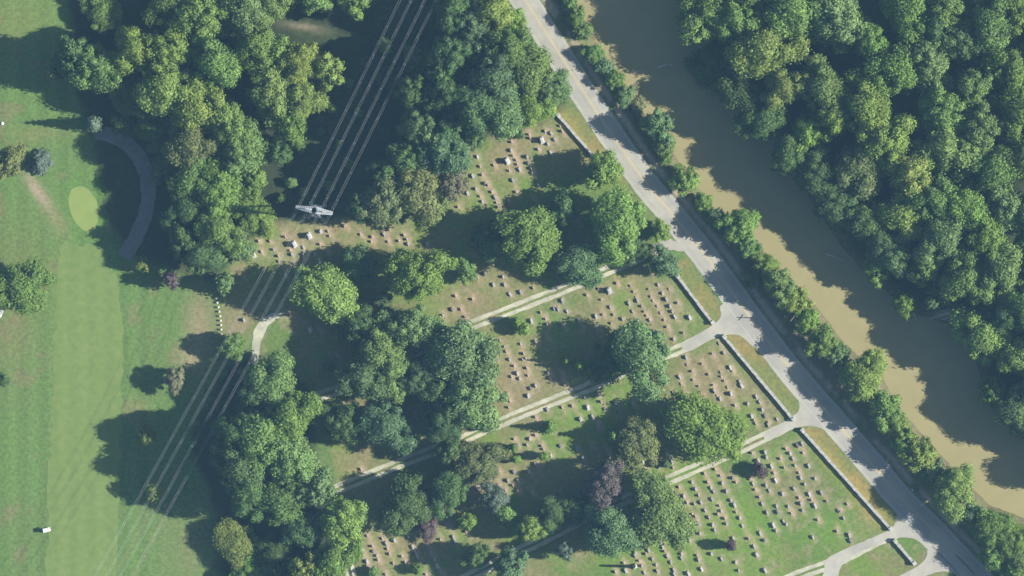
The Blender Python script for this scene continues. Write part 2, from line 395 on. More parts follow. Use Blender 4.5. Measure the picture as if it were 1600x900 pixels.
# woodland floors: leaf litter, darkened further to carry the corridor's shade
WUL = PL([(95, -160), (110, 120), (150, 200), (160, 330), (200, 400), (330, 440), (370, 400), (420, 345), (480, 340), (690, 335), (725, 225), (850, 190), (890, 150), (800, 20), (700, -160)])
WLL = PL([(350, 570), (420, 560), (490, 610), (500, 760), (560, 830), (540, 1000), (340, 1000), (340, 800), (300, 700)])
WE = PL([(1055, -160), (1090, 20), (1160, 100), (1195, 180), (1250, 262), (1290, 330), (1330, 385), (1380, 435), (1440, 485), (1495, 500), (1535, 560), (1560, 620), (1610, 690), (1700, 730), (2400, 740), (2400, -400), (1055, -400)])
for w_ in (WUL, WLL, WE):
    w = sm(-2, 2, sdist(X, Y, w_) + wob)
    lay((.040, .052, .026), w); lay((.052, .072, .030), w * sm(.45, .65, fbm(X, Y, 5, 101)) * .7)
lay((.105, .205, .045), gauss(127, 328, 34, 52) * .7)
# bare patches
for g, c, k in [((474, 42, 32, 6, -8), (.24, .205, .14), .8), ((312, 515, 22, 60), (.27, .215, .13), .8), ((300, 560, 22, 20), (.30, .24, .15), .7), ((60, 300, 9, 34, 35), (.36, .27, .20), .9),
             ((88, 345, 12, 30, 30), (.24, .21, .11), .6), ((370, 505, 30, 25), (.24, .205, .11), .7), ((30, 400, 50, 60), (.15, .165, .06), .5), ((20, 520, 40, 60), (.19, .17, .08), .5),
             ((300, 860, 40, 60), (.18, .19, .085), .6), ((210, 640, 20, 20), (.22, .19, .09), .6), ((50, 210, 40, 14), (.22, .20, .09), .4), ((1475, 493, 26, 7, 12), (.55, .46, .33), 1), ((30, 30, 60, 40), (.17, .19, .06), .5),
             ((452, 495, 40, 12, -30), (.30, .25, .15), .8), ((745, 760, 18, 14), (.36, .28, .19), .8), ((935, 395, 16, 14), (.40, .31, .21), .9), ((1028, 386, 22, 5, 20), (.40, .35, .25), .9)]:
    lay(c, gauss(*g) * k)
# two faint wheel tracks under the power line, bottom left
for l in ([(235, 800), (172, 910)], [(262, 800), (206, 910)], [(260, 790), (255, 900)]):
    lay((.20, .20, .10), np.exp(-(ldist(X, Y, PL(l)) / .7) ** 2) * .35)
# river bank mud and bed
lay((.14, .115, .07), sm(-2.5, .5, sr + wob2 * .4) * .8)
lay((.16, .13, .075), sm(0, 2, sr))
bank = sm(-5.5, 3.5, sr + wob2 * .3)
Z = -3.6 * bank
me = bpy.data.meshes.new('ground')
nx_, ny_ = len(gx), len(gy)
co = np.stack([X, Y, Z], -1).reshape(-1, 3)
ii = np.arange(nx_ * ny_).reshape(ny_, nx_)
quads = np.stack([ii[:-1, :-1], ii[:-1, 1:], ii[1:, 1:], ii[1:, :-1]], -1).reshape(-1, 4)
me.vertices.add(len(co)); me.vertices.foreach_set('co', co.astype(np.float32).ravel())
me.loops.add(quads.size); me.loops.foreach_set('vertex_index', quads.astype(np.int32).ravel())
me.polygons.add(len(quads)); me.polygons.foreach_set('loop_start', (np.arange(len(quads)) * 4).astype(np.int32))
me.polygons.foreach_set('loop_total', np.full(len(quads), 4, np.int32))
me.update(calc_edges=True)
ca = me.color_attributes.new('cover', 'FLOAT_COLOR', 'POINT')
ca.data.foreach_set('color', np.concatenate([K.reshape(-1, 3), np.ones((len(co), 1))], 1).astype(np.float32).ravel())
for p in (): pass
mg, nt, b = newmat('ground_cover')
at = nd(nt, 'ShaderNodeAttribute', attribute_name='cover'); tc = nd(nt, 'ShaderNodeTexCoord')
n1 = nd(nt, 'ShaderNodeTexNoise', Scale=.8, Detail=9, Roughness=.78); nt.links.new(tc.outputs['Object'], n1.inputs['Vector'])
r1 = nd(nt, 'ShaderNodeMapRange'); r1.inputs[1].default_value = .3; r1.inputs[2].default_value = .7; r1.inputs[3].default_value = .62; r1.inputs[4].default_value = 1.38
nt.links.new(n1.outputs[0], r1.inputs[0])
mx = nd(nt, 'ShaderNodeMix', data_type='RGBA', blend_type='MULTIPLY'); mx.inputs[0].default_value = 1
nt.links.new(at.outputs['Color'], mx.inputs[6]); nt.links.new(r1.outputs[0], mx.inputs[7])
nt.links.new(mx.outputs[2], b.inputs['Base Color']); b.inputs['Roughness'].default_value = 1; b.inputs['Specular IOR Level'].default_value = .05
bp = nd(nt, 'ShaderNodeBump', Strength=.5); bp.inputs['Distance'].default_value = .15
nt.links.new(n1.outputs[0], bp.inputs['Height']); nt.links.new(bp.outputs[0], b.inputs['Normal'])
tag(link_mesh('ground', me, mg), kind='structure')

# ------------------------------------------------------------------ RIVER
mr, nt, b = newmat('muddy_water')
tc = nd(nt, 'ShaderNodeTexCoord'); n1 = nd(nt, 'ShaderNodeTexNoise', Scale=.09, Detail=8, Distortion=1.5); nt.links.new(tc.outputs['Object'], n1.inputs['Vector'])
mx = nd(nt, 'ShaderNodeMix', data_type='RGBA'); mx.inputs[6].default_value = (.262, .232, .112, 1); mx.inputs[7].default_value = (.325, .290, .145, 1)
nt.links.new(n1.outputs[0], mx.inputs[0]); nt.links.new(mx.outputs[2], b.inputs['Base Color'])
b.inputs['Roughness'].default_value = .25; b.inputs['IOR'].default_value = 1.33
n2 = nd(nt, 'ShaderNodeTexNoise', Scale=1.2, Detail=4); nt.links.new(tc.outputs['Object'], n2.inputs['Vector'])
bp = nd(nt, 'ShaderNodeBump', Strength=.12); bp.inputs['Distance'].default_value = .05
nt.links.new(n2.outputs[0], bp.inputs['Height']); nt.links.new(bp.outputs[0], b.inputs['Normal'])
bm = bmesh.new()
L = smooth_line(PL(RIV_L), 4); R = smooth_line(PL(RIV_R), 4)[::-1]
L = resample(L, 2.0); R = resample(R, 2.0); n = min(len(L), len(R))
tl = [L[int(i * (len(L) - 1) / (n - 1))] for i in range(n)]; trr = [R[int(i * (len(R) - 1) / (n - 1))] for i in range(n)]
V = []
for a, c in zip(tl, trr):
    d = Vector((c[0] - a[0], c[1] - a[1])).normalized() * 3.5
    V.append((a[0] - d.x, a[1] - d.y, -2.6)); V.append((c[0] + d.x, c[1] + d.y, -2.6))
wm = mesh_from('river_water', V, [(2 * i, 2 * i + 1, 2 * i + 3, 2 * i + 2) for i in range(n - 1)])
bm.free()
tag(link_mesh('river_water', wm, mr), kind='structure')

# ------------------------------------------------------------------ ROAD, LANES, GOLF SURFACES
road_line = resample(smooth_line(ROAD_M, 5), .8)
M_ROAD = M_ASPH.copy(); M_ROAD.name = 'road_asphalt'
_nt = M_ROAD.node_tree; _b = [n for n in _nt.nodes if n.type == 'BSDF_PRINCIPLED'][0]; _src = _b.inputs['Base Color'].links[0].from_socket
_at = nd(_nt, 'ShaderNodeAttribute', attribute_name='lat'); _nz = nd(_nt, 'ShaderNodeTexNoise', Scale=.25, Detail=5); _tc = nd(_nt, 'ShaderNodeTexCoord'); _nt.links.new(_tc.outputs['Object'], _nz.inputs['Vector'])
_rp = nd(_nt, 'ShaderNodeValToRGB'); _e = _rp.color_ramp.elements
for _p, _v in ((0, 1.12), (.05, 1.1), (.1, .98), (.2, .90), (.3, 1.0), (.4, .91), (.49, 1.04), (.6, .92), (.7, 1.02), (.8, .90), (.9, .98), (.95, 1.1), (1, 1.12)):
    if _p in (0, 1): _x = _e[0 if _p == 0 else -1]
    else: _x = _e.new(_p)
    _x.color = (_v, _v, _v * .985, 1)
_nt.links.new(_at.outputs['Fac'], _rp.inputs[0])
_mx = nd(_nt, 'ShaderNodeMix', data_type='RGBA', blend_type='MULTIPLY'); _nt.links.new(_nz.outputs[0], _mx.inputs[0])
_mx.clamp_result = False
_nt.links.new(_src, _mx.inputs[6]); _nt.links.new(_rp.outputs[0], _mx.inputs[7]); _nt.links.new(_mx.outputs[2], _b.inputs['Base Color'])
mb = MB(); ribbon(mb, road_line, 0, 8.2, .03, .18, 5); _o = tag(mb.build('road', M_ROAD), kind='structure')
_l = _o.data.attributes.new('lat', 'FLOAT', 'POINT'); _l.data.foreach_set('value', np.tile([0., 1.], len(road_line)).astype(np.float32))
mb = MB()
for o in (-.2, .2): ribbon(mb, road_line, o + .3, .28, .05, .02, 6)
tag(mb.build('road_centre_line', M_YEL), kind='structure')
mb = MB()
for o in (-3.45, 3.45): ribbon(mb, road_line, o, .2, .05, .03, 8)
tag(mb.build('road_edge_line', M_WHITEP), kind='structure')
def lane(name, pts, track=1.25, gap=2.1, end_flat=0):
    line = resample(smooth_line(PL(pts), 5), .7)
    mb = MB()
    for i, o in enumerate((-gap / 2, gap / 2)): ribbon(mb, line, o, track, .035, .24, 11 + i * 7 + len(pts))
    return tag(mb.build(name, M_GRAVEL), kind='structure')
for l in (LANE_TOP, LANE_MID, LANE_LOW, LANE_BOT, LANE_SW): lane('lane', l)
J = [[(1122, 478), (1128, 490), (1122, 503), (1096, 519), (1070, 534), (1062, 541), (1076, 552), (1110, 530), (1140, 521), (1160, 525), (1178, 545), (1200, 545), (1190, 520), (1160, 480), (1140, 470)],
     [(1243, 612), (1250, 632), (1247, 646), (1225, 660), (1190, 678), (1196, 690), (1232, 673), (1258, 664), (1285, 668), (1312, 692), (1330, 690), (1310, 660), (1280, 625)],
     [(1396, 792), (1403, 808), (1396, 824), (1366, 840), (1320, 857), (1285, 876), (1290, 888), (1280, 912), (1308, 914), (1312, 886), (1330, 868), (1372, 850), (1405, 838), (1434, 842), (1452, 862), (1480, 870), (1470, 840), (1440, 810), (1420, 795)],
     [(1448, 852), (1450, 870), (1436, 884), (1410, 897), (1380, 915), (1420, 915), (1448, 898), (1476, 891), (1505, 900), (1530, 905), (1510, 880), (1480, 855)],
     [(1040, 372), (1020, 385), (1012, 395), (1020, 398), (1045, 388), (1065, 395), (1080, 385)]]
for jn, j in enumerate(J): tag(flat_poly('lane_mouth', j, .041 + .003 * jn, M_GRAVEL if 0 else M_ASPH, .08, .6), kind='structure')
tag(flat_poly('drive', [(432, 486), (445, 492), (425, 502), (412, 520), (405, 545), (402, 575), (392, 575), (394, 545), (396, 515), (408, 498)], .035, M_GRAVEL, .2), kind='structure')
_nt = M_FAIR.node_tree; _b = [n for n in _nt.nodes if n.type == 'BSDF_PRINCIPLED'][0]; _src = _b.inputs['Base Color'].links[0].from_socket
_tc = nd(_nt, 'ShaderNodeTexCoord'); _wv = nd(_nt, 'ShaderNodeTexWave', Scale=.055, Distortion=.6, Detail=2); _nt.links.new(_tc.outputs['Object'], _wv.inputs['Vector'])
_mr = nd(_nt, 'ShaderNodeMapRange'); _mr.inputs[3].default_value = .96; _mr.inputs[4].default_value = 1.03; _nt.links.new(_wv.outputs[1], _mr.inputs[0])
_mx = nd(_nt, 'ShaderNodeMix', data_type='RGBA', blend_type='MULTIPLY'); _mx.inputs[0].default_value = 1
_nt.links.new(_src, _mx.inputs[6]); _nt.links.new(_mr.outputs[0], _mx.inputs[7]); _nt.links.new(_mx.outputs[2], _b.inputs['Base Color'])
tag(flat_poly('fairway', [(100, 372), (120, 385), (150, 380), (165, 395), (180, 425), (190, 460), (192, 560), (188, 680), (184, 800), (180, 960), (70, 960), (74, 820), (80, 680), (84, 560), (88, 450), (92, 395)], .03, M_FAIR, .8), kind='structure')
tag(flat_poly('putting_green', [(118, 290), (135, 292), (150, 310), (156, 335), (150, 358), (138, 364), (124, 356), (112, 340), (106, 318), (108, 300)], .055, M_GREEN, .2), kind='structure')
mb = MB(); ribbon(mb, resample(smooth_line(PL([(150, 205), (175, 212), (205, 230), (225, 262), (232, 300), (226, 338), (210, 376), (192, 402)]), 6), .6), 0, 4.6, .035, .5, 4)
tag(mb.build('cart_path', M_PATH), kind='structure')

# ------------------------------------------------------------------ WALLS
def wall(a, b, label):
    A, B = Vector((*P(*a), 0)), Vector((*P(*b), 0)); d = (B - A); Ln = d.length; rz = math.atan2(d.y, d.x)
    root = empty('stone_wall', (A.x, A.y, 0), rz)
    tag(root, label, 'wall', 'stone walls along the road')
    n = max(2, int(Ln / 1.3)); bd = MB(); cp = MB()
    for i in range(n):
        x0 = Ln * i / n; x1 = Ln * (i + 1) / n; h = .95 + random.uniform(-.06, .06)
        bd.box(((x0 + x1) / 2, random.uniform(-.04, .04), h / 2), (x1 - x0 - .006, .72 + random.uniform(-.06, .06), h))
        cp.box(((x0 + x1) / 2, random.uniform(-.05, .05), h + .085), (x1 - x0 - .08,   .88 + random.uniform(-.1, .08), .16))
    bd.build('wall_body', M_WALL, root); cp.build('coping', M_WALL, root)
    for x in (0, Ln):
        p = MB(); p.box((x, 0, .65), (1.0, 1.05, 1.3)); p.box((x, 0, 1.38), (1.2, 1.25, .15), taper=.8); p.build('end_pier', M_WALL, root)
wall((872, 180), (927, 243), 'pale stone wall above the top lane, between the shady plot and the road')
wall((1058, 431), (1113, 504), 'short pale stone wall between the top lane and the middle lane')
wall((1131, 526), (1239, 655), 'pale stone wall between the middle lane mouth and the lower lane mouth')
wall((1253, 672), (1391, 826), 'longest pale stone wall, beside the yellow dry verge')
wall((1398, 845), (1428, 880), 'shortest pale stone wall, on the grass island at the bottom lane')

# ------------------------------------------------------------------ HEADSTONES
COLS = {'X': (.42, .415, .40), 'W': (.42, .41, .385), 'l': (.33, .315, .285), 'g': (.16, .16, .165), 'p': (.31, .25, .20)}
WORD = {'X': 'white', 'W': 'white', 'l': 'pale grey', 'g': 'dark grey', 'p': 'pinkish'}
def stone_mesh(kind, v):
    m = MB()
    if kind == 'l' or kind == 'W' or kind == 'g':
        w = (1.45, 1.25, 1.6)[v]; h = (1.15, 1.3, 1.0)[v]; t = .38
        m.box((0, 0, .14), (w + .35, .85, .28), taper=.96)
        if v == 0: m.prism([(-w / 2, .28), (w / 2, .28), (w / 2, h * .82), (w * .3, h * .97), (0, h), (-w * .3, h * .97), (-w / 2, h * .82)], -t / 2, t / 2)
        elif v == 1: m.prism([(-w / 2, .28), (w / 2, .28), (w / 2, h * .75), (w * .4, h * .9), (w * .2, h), (-w * .2, h), (-w * .4, h * .9), (-w / 2, h * .75)], -t / 2, t / 2)
        else: m.box((0, 0, .28 + (h - .28) / 2), (w, t + .06, h - .28), taper=.93)
    else:
        w = (.9, .75, 1.05)[v]; h = (.75, .85, .5)[v]
        m.box((0, 0, .07), (w + .15, .5, .14))
        m.prism([(-w / 2, .14), (w / 2, .14), (w / 2, h * .8), (w * .3, h), (-w * .3, h), (-w / 2, h * .8)], -.13, .13)
    me = m.mesh('headstone'); me.materials.append(M_STONE); return me
SM = {k: [stone_mesh(k, v) for v in range(3)] for k in 'Wp'}
rot = math.atan2(ROW.y, ROW.x)
prio = {'X': 0, 'W': 1, 'l': 2, 'g': 3, 'p': 4}
order = sorted(STONES, key=lambda s: prio[s[2]])
# plots and rows, for the labels
def lane_y(pts, x): q = sorted(pts); return float(np.interp(x, [p[0] for p in q], [p[1] for p in q]))
def plot_of(x, y):
    if x < 470 and y < 545 or (x < 560 and y < 480): return 'west plot by the pylon'
    if x < 700 and y < lane_y(LANE_TOP, x): return 'strip east of the pylon'
    if y < lane_y(LANE_TOP, x): return 'plot above the top lane'
    if y < lane_y(LANE_MID, x): return 'plot below the top lane'
    if y < lane_y(LANE_LOW, x): return 'plot below the middle lane'
    return 'plot below the lower lane'
def ordn(n): return '%d%s' % (n, 'th' if 10 <= n % 100 <= 20 else {1: 'st', 2: 'nd', 3: 'rd'}.get(n % 10, 'th'))
indiv, rest = order[:300], order[300:]
plots = {}
for s in indiv: plots.setdefault(plot_of(s[0], s[1]), []).append(s)
lab = {}
for name, L_ in plots.items():
    L_.sort(key=lambda s: -(s[0] - s[1] * .48))           # across the rows, road side first
    rows = []; last = None
    for s in L_:
        u = s[0] - s[1] * .48
        if last is None or last - u > 7 or rows[-1][0][0] - rows[-1][0][1] * .48 - u > 14: rows.append([])
        rows[-1].append(s); last = u
    for r, row in enumerate(rows):
        row.sort(key=lambda s: s[1])
        for i, s in enumerate(row):
            lab[s] = ('', ' in %s row from road, %s' % (ordn(r + 1), name)) if len(row) == 1 else (', %s down' % ordn(i + 1), ' in %s row from road, %s' % (ordn(r + 1), name))
for s in indiv:
    x, y, k = s; X0, Y0 = P(x, y); v = random.randrange(3)
    jr = rot + random.gauss(0, .07)
    c = COLS[k]; f = random.uniform(.85, 1.15); colr = (*[min(.8, a * f) for a in c], 1)
    la = '%s headstone%s%s' % (WORD[k], lab[s][0], lab[s][1])
    if k == 'X':
        root = empty('monument', (X0, Y0, 0), jr)
        tag(root, la.replace('white headstone', 'large white monument'), 'monument', 'headstones of the cemetery')
        m1 = MB(); m1.box((0, 0, .2), (2.2, 1.45, .4)); o1 = m1.build('base', M_STONE, root)
        m2 = MB(); m2.box((0, 0, .403 + .65), (1.6, .9, 1.3), taper=.95); o2 = m2.build('die', M_STONE, root)
        m3 = MB(); m3.box((0, 0, 1.83), (1.8, 1.05, .25), taper=.75); o3 = m3.build('cap', M_STONE, root)
        for o in (o1, o2, o3): o.color = colr
        continue
    me_ = SM['p' if k == 'p' else 'W'][v]
    o = bpy.data.objects.new('headstone', me_); C.objects.link(o)
    sc = {'W': .95, 'l': .80, 'g': .82, 'p': .88}[k] * random.uniform(.85, 1.12)
    o.location = (X0, Y0, 0); o.rotation_euler = (0, random.gauss(0, .02), jr); o.scale = (sc, sc * random.uniform(.9, 1.2), sc * random.uniform(.7, 1.0)); o.color = colr
    tag(o, la, 'headstone', 'headstones of the cemetery')
mb = MB()
for x, y, k in rest:
    X0, Y0 = P(x, y); w = random.uniform(.7, 1.0); h = random.uniform(.45, .8)
    mb.box((X0, Y0, .06), (w + .15, .45, .12), rot); mb.box((X0, Y0, .123 + h / 2), (w, .24, h), rot, taper=.9)
o = mb.build('small_headstones', M_STONE); o.color = (.40, .31, .26, 1)
tag(o, 'small worn pinkish headstones scattered along the rows between the larger stones', 'headstones', kind='stuff')
# obelisk
x0, y0 = P(992, 885); root = empty('obelisk', (x0, y0, 0), rot); tag(root, 'tall slender grey obelisk casting a thin straight shadow near the bottom edge', 'monument')
m1 = MB(); m1.box((0, 0, .25), (1.4, 1.4, .5)); m1.box((0, 0, .753), (1.05, 1.05, .5)); o = m1.build('base', M_STONE, root); o.color = (.42, .41, .39, 1)
m1 = MB(); m1.box((0, 0, 3.7), (.85, .85, 5.4), taper=.6); m1.box((0, 0, 6.66), (.52, .52, .5), taper=.05); o = m1.build('shaft', M_STONE, root); o.color = (.42, .41, .39, 1)

# ------------------------------------------------------------------ TREES
def ico(sub=1):
    bm = bmesh.new(); bmesh.ops.create_icosphere(bm, subdivisions=sub, radius=1)
    V = np.array([v.co[:] for v in bm.verts]); F = [tuple(v.index for v in f.verts) for f in bm.faces]; bm.free(); return V, F
ICO_V, ICO_F = ico(2)
def leaves(centers, normals, size, r):
    n = len(centers)
    nn = normals + r.normal(0, .42, (n, 3)); nn /= np.linalg.norm(nn, axis=1)[:, None]
    t = np.cross(nn, r.normal(0, 1, (n, 3))); t /= np.linalg.norm(t, axis=1)[:, None]; u = np.cross(nn, t)
    s = size * r.uniform(.65, 1.35, n)[:, None]; a = r.uniform(.55, 1, n)[:, None]
    q = np.stack([centers - t * s, centers - u * s * a * .9 + nn * s * .15, centers + t * s, centers + u * s * a - nn * s * .2], 1)
    return q.reshape(-1, 3)
def crown_mesh(name, R, H, z0, nl, leaf, density, seed, flat=1.0, lobr=(.26, .40), asym=.18):
    r = np.random.default_rng(seed)
    cz = (z0 + H) / 2; hz = (H - z0) / 2
    cen = []; rad = []
    ph = r.uniform(0, 6.28, 3)
    for i in range(nl):
        k = (i + .5) / nl; zz = 1 - 1.75 * k; th = i * 2.39996 + r.normal(0, .4)
        q = math.sqrt(max(0, 1 - min(1, abs(zz)) ** 2)) * r.uniform(.55, 1.0)
        out = 1 + asym * math.sin(2 * th + ph[0]) + asym * .8 * math.sin(3 * th + ph[1])
        lr = R * r.uniform(*lobr) * (1 - .1 * (zz < -.3))
        rr = (R - lr * .75) * q * out
        cen.append((rr * math.cos(th), rr * math.sin(th), cz + zz * (hz - lr * .6))); rad.append(lr)
    cen.append((0, 0, cz + .1 * hz)); rad.append(R * .45)
    cen = np.array(cen); rad = np.array(rad)
    Vs = []; Fs = []; base = 0
    for c, lr in zip(cen, rad):                      # opaque core added inside each lobe, unseen, to block the sun
        w = 1 + r.normal(0, .10, len(ICO_V))[:, None]
        V = ICO_V * w * lr * .74 * np.array([1, 1, flat]) + c
        Vs.append(V); Fs += [tuple(i + base for i in f) for f in ICO_F]; base += len(V)
    pc = []; pn = []
    for j, (c, lr) in enumerate(zip(cen, rad)):
        n = int(density * lr * lr * 12.6)
        d = r.normal(0, 1, (n, 3)); d /= np.linalg.norm(d, axis=1)[:, None]
        p = c + d * lr * r.triangular(.62, .98, 1.42, n)[:, None] * np.array([1, 1, flat])
        keep = np.ones(n, bool)
        for i, (c2, l2) in enumerate(zip(cen, rad)):
            if i != j: keep &= np.linalg.norm((p - c2) / np.array([1, 1, flat]), axis=1) > l2 * .66
        pc.append(p[keep]); pn.append(d[keep])
    pc = np.concatenate(pc); pn = np.concatenate(pn); pn[:, 2] += .25
    Q = leaves(pc, pn, leaf, r); Vs.append(Q)
    Fs += [tuple(base + 4 * i + j for j in range(4)) for i in range(len(pc))]
    me = mesh_from(name, np.concatenate(Vs), Fs); me.materials.append(M_LEAF); return me
def cone_mesh(name, R, H, seed, leaf=.5, tiers=11, z0=.4):
    r = np.random.default_rng(seed); Vs = []; Fs = []; base = 0; pc = []; pn = []
    n = 18                                                 # opaque cone added inside the branches to block the sun
    prof = [(R * .62, z0 + .3), (R * .05, H * .93)]
    V = [(q * math.cos(6.283 * i / n) * r.uniform(.9, 1.1), q * math.sin(6.283 * i / n) * r.uniform(.9, 1.1), z) for q, z in prof for i in range(n)]
    Fs += [(i, (i + 1) % n, n + (i + 1) % n, n + i) for i in range(n)]; Vs.append(np.array(V)); base = 2 * n
    for t in range(tiers):
        k = t / tiers; z = z0 + (H - z0) * k ** .9; rr = R * (1 - k) ** .85 + .15
        nb = max(5, int(14 * (1 - k) + 4))
        for b_ in range(nb):
            a = 6.283 * b_ / nb + r.uniform(-.2, .2) + t; Lb = rr * r.uniform(.8, 1.08)
            m = max(3, int(Lb / .22))
            s = r.uniform(.25, 1, m); w = (1 - s) * .5 + .12
            off = r.normal(0, 1, m) * w * Lb * .4
            x = Lb * s * math.cos(a) - off * math.sin(a); y = Lb * s * math.sin(a) + off * math.cos(a)
            zz = z - Lb * s * .28 + r.normal(0, .1, m)
            pc.append(np.stack([x, y, zz], 1)); pn.append(np.tile([math.cos(a) * .55, math.sin(a) * .55, .8], (m, 1)))
    pc = np.concatenate(pc); pn = np.concatenate(pn)
    Q = leaves(pc, pn, leaf, r); Vs.append(Q); Fs += [tuple(base + 4 * i + j for j in range(4)) for i in range(len(pc))]
    me = mesh_from(name, np.concatenate(Vs), Fs); me.materials.append(M_LEAF); return me
def trunk_mesh(name, H, r0, R, seed, limbs=6):
    r = random.Random(seed); m = MB(); p = Vector((0, 0, -.3)); rad = r0
    pts = [(p, r0 * 1.35)]
    for i in range(1, 6):
        q = Vector((r.uniform(-.25, .25), r.uniform(-.25, .25), H * .8 * i / 5)); pts.append((q, r0 * (1 - .75 * i / 5)))
    for (a, ra), (b_, rb) in zip(pts, pts[1:]): m.tube(a, b_, ra, rb, 8)
    for i in range(limbs):
        k = 2 + i % 3; a, ra = pts[k]; th = i * 2.4 + r.uniform(-.3, .3); l = R * r.uniform(.5, .75)
        e = a + Vector((math.cos(th) * l, math.sin(th) * l, H * r.uniform(.1, .25))); mid = (a + e) / 2 + Vector((0, 0, -.04 * H))
        m.tube(a, mid, ra * .55, ra * .35, 6); m.tube(mid, e, ra * .35, ra * .1, 6)
    me = m.mesh(name); me.materials.append(M_BARK); return me

BIG = [(crown_mesh('crown', 9, 22, 3.5, 48, .30, 6.2, 100 + i, lobr=(.13, .34), asym=.24), trunk_mesh('trunk', 17, .42, 9, 200 + i)) for i in range(9)]
MID = [(crown_mesh('crown', 5.5, 13, 2.5, 32, .26, 7.4, 300 + i, lobr=(.14, .34), asym=.22), trunk_mesh('trunk', 11, .26, 5.5, 400 + i)) for i in range(6)]
SML = [(crown_mesh('crown', 2.6, 6, .5, 13, .27, 6.5, 500 + i, lobr=(.34, .50), asym=.15), trunk_mesh('trunk', 5, .13, 2.6, 600 + i)) for i in range(5)]
CON = [(cone_mesh('crown', 3.6, 11, 700 + i, .36), trunk_mesh('trunk', 8, .2, 2, 800 + i, 0)) for i in range(4)]
COL = [(crown_mesh('crown', 2.2, 9, .3, 16, .27, 6.0, 900 + i, lobr=(.40, .55), asym=.08), trunk_mesh('trunk', 7, .13, 1.5, 950 + i, 2)) for i in range(3)]
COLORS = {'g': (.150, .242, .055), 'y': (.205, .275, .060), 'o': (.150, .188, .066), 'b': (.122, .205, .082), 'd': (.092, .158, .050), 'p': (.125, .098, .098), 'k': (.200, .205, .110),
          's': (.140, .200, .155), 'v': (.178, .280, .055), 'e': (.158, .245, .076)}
CW = {'g': 'mid green', 'y': 'yellowish', 'o': 'olive', 'b': 'bluish', 'd': 'dark green', 'p': 'purplish grey', 'k': 'greyish tan', 's': 'silvery blue', 'v': 'bright green', 'e': 'soft green'}
tree_i = 0
def tree(px, py, r, h, c, label, group=None, kind=None, name=None, cat='tree'):
    global tree_i
    tree_i += 1
    rm = r * S
    if kind is None: kind = 'BIG' if rm > 6.6 else 'MID' if rm > 3.4 else 'SML'
    lib, R0, H0 = {'BIG': (BIG, 9, 22), 'MID': (MID, 5.5, 13), 'SML': (SML, 2.6, 6), 'CON': (CON, 3.6, 11), 'COL': (COL, 2.2, 9)}[kind]
    cm, tm = lib[tree_i * 5 % len(lib)] if tree_i % 2 else lib[(tree_i * 3 + 1) % len(lib)]
    x, y = P(px, py); f = 1 - .6 * h / CAM_H; x *= f; y *= f
    pt = np.array([x]), np.array([y])
    z = float(-3.6 * sm(-5.5, 3.5, sdist(pt[0], pt[1], RIVER_POLY))[0])
    name = name or ('conifer_tree' if kind == 'CON' else 'shrub' if cat == 'shrub' else 'broadleaf_tree')
    root = empty(name, (x, y, max(z, -2.4)), random.uniform(0, 6.28))
    if group and group.startswith('trees'): rm *= .99
    root.scale = (rm / R0 * 1.03 * random.uniform(.88, 1.12), rm / R0 * 1.03 * random.uniform(.88, 1.12), h / H0)
    o = link_mesh('crown', cm, None, root); a = random.uniform(.86, 1.16)
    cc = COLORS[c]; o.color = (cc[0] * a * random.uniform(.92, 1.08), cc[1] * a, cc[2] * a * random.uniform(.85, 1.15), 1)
    link_mesh('trunk', tm, None, root)
    tag(root, label, cat, group)
    return root

